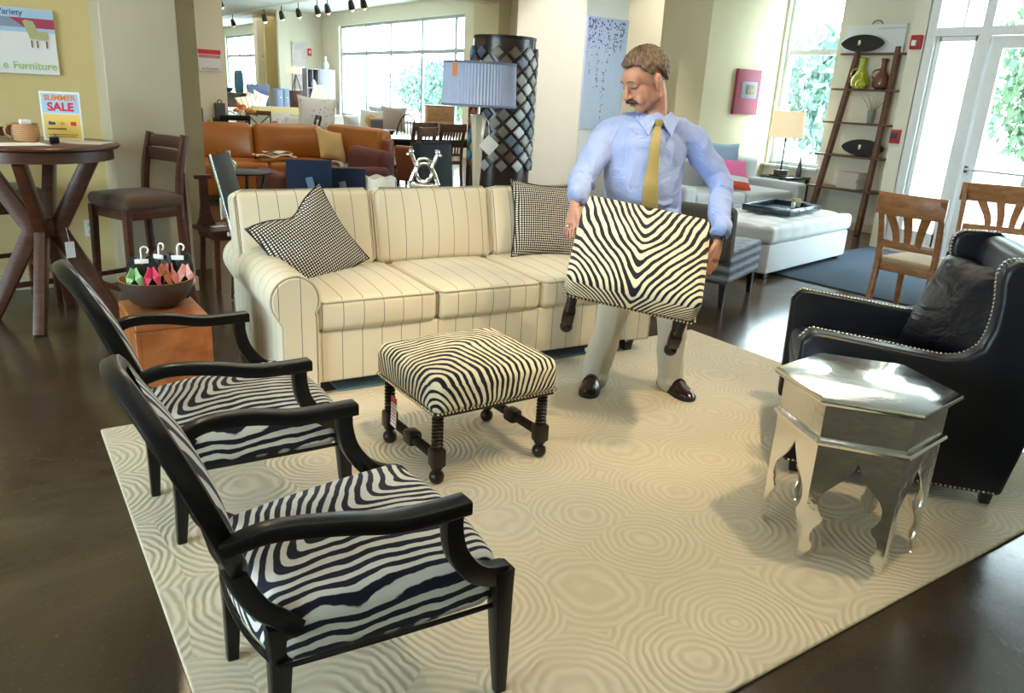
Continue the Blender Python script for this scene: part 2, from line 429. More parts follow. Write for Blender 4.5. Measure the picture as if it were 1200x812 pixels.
def window(name, x, y0, y1, z0, z1, cols, rows, fw=.06, bar=.04, fm=None):
    "frame, mullions and panes set in a wall normal to X"
    fm = fm or M['trim']
    xc = x+.12; f = MB()
    for yy in (y0+fw/2, y1-fw/2): f.box((xc, yy, (z0+z1)/2), (.1, fw, z1-z0))
    for zz in (z0+fw/2, z1-fw/2): f.box((xc, (y0+y1)/2, zz), (.1, y1-y0-2*fw, fw))
    root = struct(name, f, fm)
    m = MB(); m.box((x+.02, (y0+y1)/2, z0-.015), (.2, y1-y0+.08, .03)); struct('window_sill', m, M['trim'], root)
    for c in cols: struct('mullion', MB().box((xc, c, (z0+z1)/2), (.05, bar, z1-z0-2*fw)), fm, root)
    for r in rows: struct('transom', MB().box((xc, (y0+y1)/2, r), (.055, y1-y0-2*fw, bar)), fm, root)
    ys = [y0+fw]+sorted(cols)+[y1-fw]; zs = [z0+fw]+sorted(rows)+[z1-fw]
    for a, b in zip(ys, ys[1:]):
        for c, d in zip(zs, zs[1:]):
            struct('pane', MB().box((xc, (a+b)/2, (c+d)/2), (.006, b-a, d-c)), M['glass'], root)
    return root
window('window_1', 9.75, 16.5, 24.05, .6, 3.22, [17.05, 18.75, 20.6, 22.25], [2.42], .07, .09, M['mullion'])
window('window_2', 9.75, 30.3, 37, .72, 3.25, [32, 33.7, 35.3], [2.45], .07, .09, M['mullion'])
window('window_3', 9.75, 6.70, 7.56, .74, 3.2, [], [2.28], .05, .07)
window('window_4', -5.14, -.2, 4.8, .5, 2.9, [1.05, 2.3, 3.55], [2.1], .07, .06)

# glazed entrance: sidelight, door leaf, transoms
def entrance():
    x = 8.86; f = MB()
    for yy, ww in ((4.925, .11), (4.345, .10), (3.30, .10), (2.24, .10), (1.35, .1)): f.box((x, yy, 1.575), (.14, ww, 3.15))
    for zz, hh in ((2.39, .085), (3.11, .08)): f.box((x, 3.135, zz), (.13, 3.6, hh))
    for zz in (2.75,): f.box((x+.01, 3.135, zz), (.03, 3.5, .02))
    f.box((x+.01, 4.62, 2.75), (.03, .02, .7))
    root = struct('window_5', f, M['trim'])
    sf = MB()
    for yy in (4.84, 4.43): sf.box((x, yy, 1.2), (.06, .05, 2.3))
    for zz, hh in ((.14, .24), (2.32, .05)): sf.box((x, 4.635, zz), (.06, .4, hh))
    struct('sidelight_frame', sf, M['trim'], root)
    struct('pane', MB().box((x, 4.635, 1.27), (.006, .37, 2.1)), M['glass'], root)
    for a, b in ((4.295, 3.35), (3.25, 2.29), (2.19, 1.4), (4.87, 4.395)):
        struct('pane', MB().box((x, (a+b)/2, 2.75), (.006, abs(a-b), .64)), M['glass'], root)
    struct('threshold', MB().box((x, 3.1, .012), (.2, 3.5, .024)), M['trim'], root)
    for k, (a, b) in enumerate(((4.285, 3.36), (3.24, 2.30), (2.18, 1.41))):
        d = MB(); yc = (a+b)/2; w_ = a-b
        for yy in (a-.06, b+.06): d.box((x, yy, 1.185), (.05, .12, 2.31))
        for zz, hh in ((.17, .28), (2.28, .12)): d.box((x, yc, zz), (.05, w_-.24, hh))
        dr = struct(f'door_{k+1}', d, M['trim'])
        struct('pane', MB().box((x, yc, 1.265), (.006, w_-.24, 1.91)), M['glass'], dr)
        struct('push_bar', MB().cyl((x-.07, a-.04, 1.0), (x-.07, b+.08, 1.0), .014).box((x-.045, a-.05, 1.0), (.05, .04, .07)).box((x-.045, b+.07, 1.0), (.05, .03, .05)), M['chrome'], dr)
entrance()

# ---------------------------------------------------------------- outside
def ground_mat():
    n = N('outside_ground'); c = n.coord(); f = n.noise(c, .6, 4)
    n.set(n.ramp(f, [(.4, (.52, .53, .50)), (.6, (.60, .60, .57))]), .9); return n.m
struct('ground_outside', MB().box((34, 16, -.2), (48, 110, .1)).box((-19, 2, -.2), (27, 40, .1)), ground_mat())
def leaf_mat(name, a, b):
    n = N(name); f = n.noise(n.coord(), 1.6, 4); n.set(n.ramp(f, [(.35, a), (.65, b)]), .7); return n.m
LEAF = [leaf_mat('leaf_green', (.05, .12, .07), (.12, .22, .10)), leaf_mat('leaf_bluegreen', (.06, .14, .12), (.13, .25, .19))]
BARK = plain('bark', (.07, .05, .035), .9)
def tree(label, x, y, h, r, mi, rnd):
    t = thing('tree', label, 'tree', (x, y, -.15), 0, 'trees beyond the windows')
    part('trunk', MB().cyl((0, 0, 0), (0, 0, h*.6), .14, .07, 8), BARK, t)
    mb = MB()
    for k in range(3000):
        a = rnd.uniform(0, 2*PI); u = rnd.uniform(-1, 1); q = rnd.random()**.4
        lob = 1+.25*math.sin(3*a+k % 3)
        p = Vector((r*q*lob*math.cos(a)*math.sqrt(1-u*u), r*q*lob*math.sin(a)*math.sqrt(1-u*u), h*.58+u*h*.42*q))
        e = Euler((rnd.uniform(0, 6), rnd.uniform(0, 6), rnd.uniform(0, 6))).to_matrix().to_4x4()
        s = rnd.uniform(.06, .17)
        mb.add([(-s, 0, 0), (0, -s*.5, s*.1), (s, 0, 0), (0, s*.5, s*.1)], [(0, 1, 2, 3)], T(*p) @ e)
    part('crown', mb, LEAF[mi], t, None, 'stuff')
rt = random.Random(3)
for i, (x, y, h, r, mi) in enumerate(((17.0, 11.6, 3.6, 1.4, 1), (19.5, 8.0, 4.6, 1.3, 0), (19.0, 2.6, 5.4, 2.0, 1), (24, 5.0, 6.5, 2.6, 1), (22, 27.5, 3.0, 1.2, 0), (17.5, 32, 2.9, 1.8, 1), (24, 34.5, 5.5, 2.6, 0), (16.5, 27.2, 2.4, 1.2, 0))):
    tree(['leafy tree outside the narrow window behind the lamp', 'bushy tree outside the glazed sidelight', 'leafy tree outside the glass entrance door', 'tall tree farther off behind the entrance', 'tall tree beyond the large far window', 'low bush right outside the large far window', 'tall tree beyond the small far-left window', 'small bush at the middle of the large far window'][i], x, y, h, r, mi, rt)
# ================================================================ FOREGROUND
def bevelled(mb, r, seg=2, ang=30):
    me = mb.mesh('tmp', M['white']); bm = bmesh.new(); bm.from_mesh(me)
    bmesh.ops.remove_doubles(bm, verts=bm.verts, dist=1e-5)
    ed = [e for e in bm.edges if len(e.link_faces) == 2 and e.calc_face_angle(0) > math.radians(ang)]
    bmesh.ops.bevel(bm, geom=ed, offset=r, segments=seg, profile=.5, affect='EDGES', clamp_overlap=True)
    bm.verts.index_update()
    out = MB(); out.add([tuple(v.co) for v in bm.verts], [tuple(v.index for v in f.verts) for f in bm.faces])
    bm.free(); bpy.data.meshes.remove(me); return out

M['zebra_seat'] = zebra('zebra_seat_fabric', 122, 'Y', 1.55, .0, .11, 4.6, light=(.70, .68, .63), mode='V', duty=.62, rot=60, soft=.03, z0=.40)
M['zebra_back'] = zebra('zebra_back_fabric', 110, 'Y', 1.0, 1.0, .20, 3.2, light=(.70, .68, .66), mode='S', duty=.62)
M['zebra_stool'] = zebra('zebra_stool_fabric', 104, 'X', 1.55, .62, .10, 5.0, light=(.80, .71, .50), mode='V', duty=.66, soft=.015, z0=.43)
M['zebra_floor'] = zebra('zebra_floor_stool_fabric', 150, 'X', 1.0, .0, .10, 4.5, light=(.80, .71, .50), mode='V', duty=.66, rot=225, soft=.06, off=-.03, z0=.43)
M['sofa_front'] = striped('striped_linen', (.72, .65, .50), (.16, .145, .15), 'X', .105, .0036)
M['sofa_cush'] = striped('striped_linen_cushion', (.72, .65, .50), (.16, .145, .15), 'X', .105, .0036, .0, 'Z' if False else None)
M['sofa_arm'] = striped('striped_linen_arm', (.72, .65, .50), (.16, .145, .15), 'Y', .105, .0036)
M['piping'] = plain('linen_piping', (.60, .53, .40), .9)

def rug_mat():
    n = N('carved_cream_rug'); c = n.coord()
    v = n.node('ShaderNodeTexVoronoi'); v.inputs['Scale'].default_value = 2.5; v.inputs['Randomness'].default_value = .55
    n.link(c, v.inputs['Vector'])
    wob = n.math('MULTIPLY_ADD', n.noise(c, 9, 2), .10, v.outputs['Distance'])
    s = n.math('SINE', n.math('MULTIPLY', wob, 2*PI/.060))
    rr = n.math('MULTIPLY_ADD', s, .5, .5)
    pile = n.noise(c, 420, 2)
    h = n.math('MULTIPLY_ADD', pile, .35, rr)
    n.set(n.mix(rr, (.56, .475, .335), (.63, .545, .395)), .95, 0, .1); n.b.inputs['Sheen Weight'].default_value = .2
    n.bump(h, .42, .006); return n.m
single('area_rug', MB().rbox((0, 0, .008), (3.70, 2.53, .016), .007, 2), rug_mat(), 'large cream rug carved with rings under the armchairs and footstool', 'rug', (2.135, 2.28, 0), -.6)
single('blue_light_strip', MB().rbox((0, 0, .006), (1.62, .80, .012), .005, 2), fabric('daylight_blue_pile', (.10, .19, .25), 260, .35, .5), 'teal blue strip under the striped sofa, blue daylight put into its colour', 'rug', (2.22, 3.86, .016), -3.5)  # added strip; its blue stands for daylight on the shaded cream rug

# ---------------------------------------------------------------- zebra armchairs
def armchair(loc, rz, label):
    t = thing('armchair', label, 'armchair', loc, rz, 'zebra print armchairs')
    blk = M['gloss_black']
    def taper(q, u):
        f = (u[0]+1)/2; q = list(q)
        q[1] *= .80+.22*f-.05*f*f
        q[0] += .035*(1-u[1]**2)*(1 if u[0] > 0 else -1)*abs(u[0])
        q[2] += .02*f if u[2] > 0 else 0
        return q
    part('seat', MB().rbox((.035, 0, .360), (.535, .60, .140), .045, 4, 8, (0, 0, .040), fn=taper), M['zebra_seat'], t)
    pm = MB()
    pth = []
    for u, v in [(x/8, -1) for x in range(-8, 9)]+[(1, y/8) for y in range(-8, 9)]+[(-x/8, 1) for x in range(-8, 9)]+[(-1, -y/8) for y in range(-8, 9)]:
        q = taper([u*.2675, v*.30, -.0675], (u, v, -1)); pth.append((q[0]+.035, q[1], .300))
    pm.tube(pth[::2], .007, 6, closed=True); part('welt', pm, blk, t)
    for s in (-1, 1):
        fl_ = MB(); pts = [(.308, s*.290, .405), (.310, s*.290, .33), (.318, s*.288, .17), (.328, s*.284, .016)]
        wd = [.055, .050, .041, .030]
        fl_.sweep(pts, lambda i: rsec(wd[i], wd[i], .005), (1, 0, 0)); part('leg', fl_, blk, t)
        rl = MB(); pts = [(-.225, s*.212, .40), (-.222, s*.208, .32), (-.225, s*.20, .18), (-.235, s*.188, .016)]
        wd2 = [.052, .050, .042, .030]
        rl.sweep(pts, lambda i: rsec(wd2[i], wd2[i], .005), (1, 0, 0)); part('leg', rl, blk, t)
        arm = MB(); P_ = spline([(-.335, s*.252, .640), (-.25, s*.285, .672), (-.13, s*.306, .664), (0, s*.313, .636), (.10, s*.316, .630), (.185, s*.316, .630)], 5)
        n_ = len(P_)
        arm.sweep(P_, lambda i: rsec(.034+.022*min(1, i/(n_*.55)), .036, .006), (0, 1, 0)); part('armrest', arm, blk, t)
        sup = MB(); P2 = spline([(.150, s*.315, .620), (.150, s*.314, .570), (.166, s*.310, .505), (.210, s*.304, .440), (.262, s*.296, .405), (.312, s*.290, .390)], 5); n2 = len(P2)
        sup.sweep(P2, lambda i: rsec(.040, .042+.016*(i/n2), .005), (0, 1, 0)); part('arm_support', sup, blk, t)
        br = MB(); P3 = spline([(-.300, s*.150, .530), (-.285, s*.178, .485), (-.255, s*.205, .437), (-.215, s*.222, .408), (-.185, s*.226, .385)], 4)
        br.sweep(P3, lambda i: rsec(.045, .05, .008), (1, 0, 0)); part('back_bracket', br, blk, t)
    # raked oval back
    cen = Vector((-.355, 0, .715)); rake = math.radians(-21)
    B = T(*cen) @ Matrix.Rotation(rake, 4, 'Y')
    ov = []
    for k in range(40):
        a = 2*PI*k/40; ca, sa = math.cos(a), math.sin(a)
        ov.append(B @ Vector((-.02*(1-abs(ca)), .235*math.copysign(abs(ca)**.86, ca), .245*math.copysign(abs(sa)**.86, sa))))
    fr = MB(); dirx = (B.to_3x3() @ Vector((1, 0, 0)))
    fr.sweep(ov, rsec(.044, .050, .012), tuple(dirx), closed=True); part('back_frame', fr, blk, t)
    def disc(off, puff, rr, n=24, m=6):
        mb = MB(); V = [B @ Vector((off+puff, 0, 0))]; F = []
        for j in range(1, m+1):
            for k in range(n):
                a = 2*PI*k/n; r = j/m; ca, sa = math.cos(a), math.sin(a)
                V.append(B @ Vector((off+puff*(1-r*r), rr[0]*r*math.copysign(abs(ca)**.86, ca), rr[1]*r*math.copysign(abs(sa)**.86, sa))))
        for k in range(n): F.append((0, 1+k, 1+(k+1) % n))
        for j in range(m-1):
            for k in range(n):
                a_, b_ = 1+j*n+k, 1+j*n+(k+1) % n; F.append((a_, a_+n, b_+n, b_))
        return mb.add([tuple(v) for v in V], F)
    part('back_cushion', disc(.012, .030, (.225, .235)), M['zebra_back'], t, 'zebra striped inner back pad')
    part('back_panel', disc(-.014, -.004, (.222, .232)), plain('black_back_cloth', (.014, .015, .02), .8), t, 'plain black rear back panel')
    return t
armchair((.635, 1.632, 0), 0, 'zebra armchair nearest the camera, its whole seat in view')
armchair((.635, 2.665, 0), 2, 'zebra armchair farther back, beside the wooden block table')

# ---------------------------------------------------------------- zebra footstools
def footstool(label, M4=None, loc=None, rz=0, tagged=False):
    t = thing('footstool', label, 'footstool', loc or (0, 0, 0), rz, 'zebra print footstools')
    if M4 is not None: t.matrix_world = M4
    part('seat', MB().rbox((0, 0, .385), (.60, .54, .15), .042, 4, 8, (.006, .006, .030)), M['zebra_floor'] if tagged else M['zebra_stool'], t)
    nb = MB()
    for k in range(36):
        for s in (-1, 1): nb.sphere((-.283+k*.0162, s*.268, .322), .0062, 5, 3)
    for k in range(32):
        for s in (-1, 1): nb.sphere((s*.299, -.252+k*.0162, .322), .0062, 5, 3)
    part('nailhead_row', nb, M['nail'], t, 'row of nickel nailheads', 'stuff')
    part('seat_rail', MB().rbox((0, 0, .308), (.57, .51, .02), .004), M['dark_turned'], t)
    pr = [(.004, 0), (.020, .003), (.029, .014), (.032, .028), (.028, .044), (.017, .054), (.015, .058), (.024, .064), (.026, .07), (.018, .074)]
    tw = [(.018, .152), (.024, .156)]
    z = .160
    while z < .292: tw += [(.0175, z), (.0245, z+.006), (.0245, z+.010)]; z += .0158
    tw += [(.02, .300)]
    for sx in (-1, 1):
        for sy in (-1, 1):
            lg = MB(); m = T(sx*.255, sy*.215, 0)
            lg.lathe(pr, 14, m); lg.lathe(tw, 14, m); lg.rbox((sx*.255, sy*.215, .113), (.060, .060, .082), .012, 1)
            part('leg', lg, M['dark_turned'], t)
        st = MB(); x = sx*.255
        st.rbox((x, 0, .113), (.060, .075, .060), .012, 1)
        for s2 in (-1, 1):
            pf = []; q = 0
            while q < .145: pf += [(.0145, q), (.0215, q+.006), (.0215, q+.009)]; q += .0148
            st.lathe(pf, 12, T(x, s2*.036, .113) @ RX(-90*s2))
        part('stretcher', st, M['dark_turned'], t)
    if tagged:
        tg = MB().box((0, 0, 0), (.002, .050, .135), T(-.312, .06, .215) @ RX(4))
        pt = part('price_tag', tg, M['paper'], t, 'white card tag with a red heading')
        hd = MB().box((0, 0, .054), (.0032, .050, .028), T(-.312, .06, .215) @ RX(4))
        for k in range(6): hd.box((0, 0, .03-k*.016), (.0032, .040, .004), T(-.312, .06, .215) @ RX(4))
        part('print', hd, plain('red_print', (.62, .06, .04), .6), pt)
    return t
footstool('zebra footstool standing on the cream rug in front of the sofa', None, (1.620, 2.640, .016), 0, True)
def held_matrix():
    u = Vector((.45, -.41, -.085)).normalized()
    h = Vector((-.66, -.73, 0)).normalized()
    v = (h*math.cos(math.radians(37)) - Vector((0, 0, 1))*math.sin(math.radians(37)))
    v = (v - u*v.dot(u)).normalized(); n = u.cross(-v)      # local x=u, y=-v (away), z=n
    R3 = Matrix((u, -v, n)).transposed().to_4x4()
    top = Vector((2.435, 2.493, .903))
    return Matrix.Translation(top - n*.46) @ R3
HELD = held_matrix()
footstool('zebra footstool lifted and tilted in the hands of the man', HELD)

# ---------------------------------------------------------------- striped sofa
def sofa():
    t = thing('sofa', 'cream three-seat sofa with thin dark stripes and rolled arms', 'sofa', (2.235, 3.405, .014), -3.5)
    W_ = 1.14
    part('base', MB().rbox((0, .54, .215), (2*W_-.06, 1.06, .27), .015, 2), M['sofa_front'], t)
    part('back_frame', MB().rbox((0, 1.03, .46), (2*W_-.10, .16, .74), .05, 3), M['sofa_front'], t)
    # roll arms: profile in x,z extruded along y
    for s in (-1, 1):
        prof = [(-.085, .08), (.085, .08), (.085, .44)]
        for k in range(19):
            a = math.radians(-35+k*(250/18)); prof.append((-.02+.118*math.cos(a), .525+.118*math.sin(a)))
        prof += [(-.085, .40)]
        pf = [((x if s < 0 else -x)-0, z) for x, z in prof]
        if s > 0: pf.reverse()
        mb = MB().prism(pf, 0, 1.08, Matrix(((1, 0, 0, s*1.055), (0, 0, 1, -.01), (0, 1, 0, 0), (0, 0, 0, 1))))
        am = part('arm', bevelled(mb, .010, 2, 45), M['sofa_arm'], t)
        fp = MB().prism([(x*.93+(-.002), z*.97+.012) for x, z in pf], 0, .014, Matrix(((1, 0, 0, s*1.055), (0, 0, 1, -.022), (0, 1, 0, 0), (0, 0, 0, 1))))
        part('front_panel', bevelled(fp, .005, 1, 45), M['sofa_front'], am)
        edge = [(x+s*1.055, -.014, z) for x, z in pf]
        part('piping', MB().tube(edge, .0055, 6, closed=True), M['piping'], am)
    cw = .646
    for k in (-1, 0, 1):
        sc = MB().rbox((k*cw, .385, .430), (cw-.008, .79, .165), .035, 4, 6, (0, .012, .030))
        so = part('seat_cushion', sc, M['sofa_cush'], t)
        rect = lambda z, i=.034: [(k*cw+sx*(cw/2-.004-c1), .385+sy*.395-sy*c2, z) for sx, sy, c1, c2 in ((-1, -1, 0, .03), (-1, -1, .03, 0), (1, -1, .03, 0), (1, -1, 0, .03), (1, 1, 0, .03), (1, 1, .03, 0), (-1, 1, .03, 0), (-1, 1, 0, .03))]
        part('piping', MB().tube([(x, y, z) for x, y, z in rect(.502)], .0055, 6, closed=True), M['piping'], so)
    bw = .785
    for k in (-1, 0, 1):
        X = T(k*bw, .83, .705) @ RX(-13)
        bc = MB().rbox((0, 0, 0), (bw-.012, .20, .445), .042, 4, 6, (0, .045, .006), M=X)
        bo = part('back_cushion', bc, M['sofa_cush'], t)
        e = [(-1, -1, 0, .04), (-1, -1, .04, 0), (1, -1, .04, 0), (1, -1, 0, .04), (1, 1, 0, .04), (1, 1, .04, 0), (-1, 1, .04, 0), (-1, 1, 0, .04)]
        path = [tuple(X @ Vector((sx*(bw/2-.008-c1), -.088, sz*(.2205-c2)))) for sx, sz, c1, c2 in e]
        part('piping', MB().tube(path, .0055, 6, closed=True), M['piping'], bo)
    for sx in (-1, 1):
        for y in (.06, 1.02):
            lg = MB().sweep([(sx*1.03, y, .002), (sx*1.03, y, .09)], lambda i: rsec(.055+.02*i, .055+.02*i, .004), (1, 0, 0)); part('leg', lg, M['dark_turned'], t)
    return t
sofa()

def check_mat():
    n = N('check_weave'); o = n.xyz(n.coord()); p = 2*PI/.0140
    sx = n.math('GREATER_THAN', n.math('SINE', n.math('MULTIPLY', o[0], p)), -.10)
    sz = n.math('GREATER_THAN', n.math('SINE', n.math('MULTIPLY', o[2], p)), -.10)
    both = n.math('MULTIPLY', sx, sz); anyv = n.math('MAXIMUM', sx, sz)
    c1 = n.mix(anyv, (.016, .018, .026), (.055, .055, .06)); n.set(n.mix(both, c1, (.78, .74, .64)), .9, 0, .2)
    n.bump(n.noise(n.coord(), 500, 1), .1, .002); return n.m
M['check'] = check_mat()
def pillow_mb(w, h, th, seed=0, dent=0.0, nu=18):
    rnd = random.Random(seed); ph = [rnd.uniform(0, 6) for _ in range(4)]
    mb = MB()
    for s in (-1, 1):
        def fn(u, v):
            a, b = 2*u-1, 2*v-1
            pin = .07*(abs(a)**2)*(abs(b)**2)
            x = a*w/2*(1-.06*(1-abs(b)**2)*0-.05*(1-b*b)*abs(a)) ; z = b*h/2*(1-.05*(1-a*a)*abs(b))
            e = max(0, (1-a*a)*(1-b*b))**.42
            y = s*th/2*e*(1+.05*math.sin(5*a+ph[0])*math.sin(4*b+ph[1]))
            if dent and b > .2: z -= dent*math.exp(-(a/.38)**2)*((b-.2)/.8)
            return (x*(1+pin), y, z*(1+pin))
        mb.grid(fn, nu, nu)
    me = mb.mesh('tmp', M['white']); bm = bmesh.new(); bm.from_mesh(me); bmesh.ops.remove_doubles(bm, verts=bm.verts, dist=1e-4)
    bm.verts.index_update(); out = MB(); out.add([tuple(v.co) for v in bm.verts], [tuple(v.index for v in f.verts) for f in bm.faces]); bm.free(); bpy.data.meshes.remove(me)
    return out
def pillow(label, mat, w, h, th, loc, rot, seed=0, dent=0.0, group=None, welt=None, name='throw_pillow'):
    o = single(name, pillow_mb(w, h, th, seed, dent), mat, label, 'pillow', loc, 0, group, None, 60)
    o.rotation_euler = tuple(math.radians(q) for q in rot)
    if welt:
        pts = []
        for a, b in [(x/6, -1) for x in range(-6, 6)]+[(1, y/6) for y in range(-6, 6)]+[(-x/6, 1) for x in range(-6, 6)]+[(-1, -y/6) for y in range(-6, 6)]:
            pin = .07*a*a*b*b; x = a*w/2*(1-.05*(1-b*b)*abs(a)); z = b*h/2*(1-.05*(1-a*a)*abs(b))
            if dent and b > .2: z -= dent*math.exp(-(a/.38)**2)*((b-.2)/.8)
            pts.append((x*(1+pin), 0, z*(1+pin)))
        part('piping', MB().tube(pts, .005, 6, closed=True), welt, o)
    return o
pillow('black and cream checked pillow with a dented top at the left arm', M['check'],   .50, .46, .17, (1.44, 4.00, .690), (-26, -22, 20), 1, .05, None, M['black'])
pillow('black and cream checked pillow at the right end, half behind the man', M['check'], .48, .46, .16, (3.00, 3.97, .755), (-18, 5, -8), 2, .0, None, M['black'])

# ---------------------------------------------------------------- black leather armchair
def lounge():
    t = thing('club_chair', 'black leather wing armchair edged with nailheads, behind the silver table', 'armchair', (3.335, 1.745, .016), 129)
    L = M['leather']
    prof = [(.425, .055), (.435, .60), (.40, .640), (.34, .638), (.10, .618), (-.10, .600), (-.175, .615), (-.225, .66), (-.245, .74), (-.245, .84), (-.232, .92), (-.235, .975), (-.275, 1.005), (-.42, 1.01), (-.50, .96), (-.505, .60), (-.46, .30), (-.42, .055)]
    prof = [(p.x, p.y) for p in [Vector((a, b)) for a, b in prof]]
    toXZ = lambda y: Matrix(((1, 0, 0, 0), (0, 0, 1, y), (0, 1, 0, 0), (0, 0, 0, 1)))
    for s in (-1, 1):
        mb = MB().prism(prof, -.05, .05, toXZ(s*.405))
        so = part('side', bevelled(mb, .022, 3, 40), L, t)
        nb = MB(); pth = spline([(x, s*.352 if s > 0 else s*.352, z) for x, z in prof[1:14]], 6); d = 0
        pth = [Vector((p.x-.0, p.y+s*.022, p.z-.001)) for p in pth]
        last = None
        pts = []
        for a, b in zip(pth, pth[1:]):
            k = 0
            while d < (b-a).length: pts.append(a+(b-a)*(d/(b-a).length)); d += .0165
            d -= (b-a).length
        for p in pts: nb.sphere(tuple(p), .0075, 6, 4)
        part('nailhead_row', nb, M['nail'], so, 'row of nickel nailheads', 'stuff')
        nb2 = MB()
        for k in range(46): nb2.sphere((.40-k*.0175, s*.456, .072), .0068, 6, 3)
        part('nailhead_row', nb2, M['nail'], so, 'row of nickel nailheads', 'stuff')
    part('back', MB().rbox((0, 0, 0), (.15, .74, .80), .06, 4, 4, (.02, 0, 0), T(-.385, 0, .60) @ RY(-5)), L, t)
    part('front_rail', MB().rbox((0, 0, .20), (.80, .73, .24), .02, 2), L, t)
    part('seat_cushion', MB().rbox((.075, 0, .39), (.68, .70, .15), .05, 4, 5, (.01, 0, .02)), L, t)
    for x in (.37, -.38):
        for y in (-.40, .40): part('leg', MB().sweep([(x, y, .002), (x, y, .07)], lambda i: rsec(.036+.014*i, .036+.014*i, .004), (1, 0, 0)), M['black'], t)
lounge()
def crinkle():
    n = N('crinkled_black_leather'); c = n.coord(); f = n.noise(n.mapping(c, (1, 1, 1.6)), 5, 3, .5, dist=1.0)
    n.set((.004, .005, .009), .33, 0, .35); n.bump(f, .6, .035); return n.m
pillow('crinkled black leather pillow lying in the black armchair', crinkle(), .56, .50, .20, (3.56, 1.57, .72), (-28, -8, -112), 5, .03)

# ---------------------------------------------------------------- silver table
def hammered():
    n = N('hammered_silver'); c = n.coord(); f = n.noise(c, 22, 3, .5)
    n.set((.86, .86, .85), n.math('MULTIPLY_ADD', n.noise(c, 9, 2), .16, .07), 1); n.bump(f, .16, .01); return n.m
def silver_table():
    t = thing('side_table', 'silver metal hexagonal side table with cut-out arched sides', 'table', (2.478, 1.362, .016), 0)
    S = hammered(); a0 = 6
    hexa = lambda r: [(r*math.cos(math.radians(a0+60*k)), r*math.sin(math.radians(a0+60*k))) for k in range(6)]
    def ring(prof):
        mb = MB(); V = []; F = []; n = len(prof)
        for r, z in prof: V += [(x, y, z) for x, y in hexa(r)]
        for i in range(n-1):
            for k in range(6): F.append((i*6+k, i*6+(k+1) % 6, (i+1)*6+(k+1) % 6, (i+1)*6+k))
        F += [tuple(reversed(range(6))), tuple(range((n-1)*6, n*6))]
        return mb.add(V, F)
    part('tabletop', ring([(.272, .584), (.292, .588), (.303, .596), (.306, .605), (.302, .614), (.290, .619), (.01, .620)]), S, t)
    part('apron', ring([(.268, .455), (.268, .590)]), S, t)
    part('band', ring([(.272, .440), (.283, .444), (.288, .454), (.283, .464), (.272, .468)]), S, t)
    R = .270; w = R          # hexagon side = radius
    half = [(.0, .400), (.010, .372), (.030, .335), (.060, .302), (.086, .274), (.099, .245), (.100, .215), (.090, .190), (.076, .172), (.082, .152), (.097, .136), (.107, .110), (.105, .082), (.094, .063), (.097, .045), (.111, .030), (.117, .012), (.112, .0)]
    poly = [(-w/2, .445), (w/2, .445), (w/2, .01), (w/2-.006, 0)] + [(x, z) for x, z in reversed(half)] + [(-x, z) for x, z in half[1:]] + [(-w/2+.006, 0), (-w/2, .01)]
    poly.reverse()
    for k in range(6):
        a = math.radians(a0+30+60*k); d = R*math.cos(PI/6)
        X = Matrix(((-math.sin(a), 0, math.cos(a), d*math.cos(a)), (math.cos(a), 0, math.sin(a), d*math.sin(a)), (0, 1, 0, 0), (0, 0, 0, 1)))
        part('side_panel', MB().prism(poly, -.006, 0, X), S, t)
silver_table()

# ---------------------------------------------------------------- wooden block table with bowl of sandals
def block_table():
    t = thing('block_table', 'amber wooden block side table under the brown bowl', 'table', (.655, 3.875, 0), 0)
    part('top', MB().rbox((0, 0, .43), (.335, .45, .045), .014, 3), M['amber'], t)
    part('front_panel', MB().rbox((.005, -.205, .205), (.31, .028, .41), .006), M['amber'], t)
    part('rear_panel', MB().rbox((.005, .205, .205), (.31, .028, .41), .006), M['amber'], t)
    for s in (-1, 1): part('side_panel', MB().rbox((s*.152, 0, .205), (.03, .44, .41), .008), M['amber'], t)
block_table()
BX, BY, BZ = .645, 3.93, .4535
bowl = thing('bowl', 'wide brown bowl full of sandals on the wooden block table', 'bowl', (BX, BY, BZ))
pr = [(.055, 0), (.085, .006), (.122, .032), (.150, .068), (.165, .108), (.170, .140), (.164, .140), (.158, .108), (.142, .07), (.112, .038), (.08, .016), (.01, .012)]
part('shell', MB().lathe([(.002, 0)]+pr[:6], 28, cap=False), plain('brown_ceramic', (.052, .028, .018), .55), bowl)
part('lining', MB().lathe(pr[5:], 28, cap=False), plain('straw_lining', (.42, .25, .05), .5), bowl, 'straw yellow inner lining')
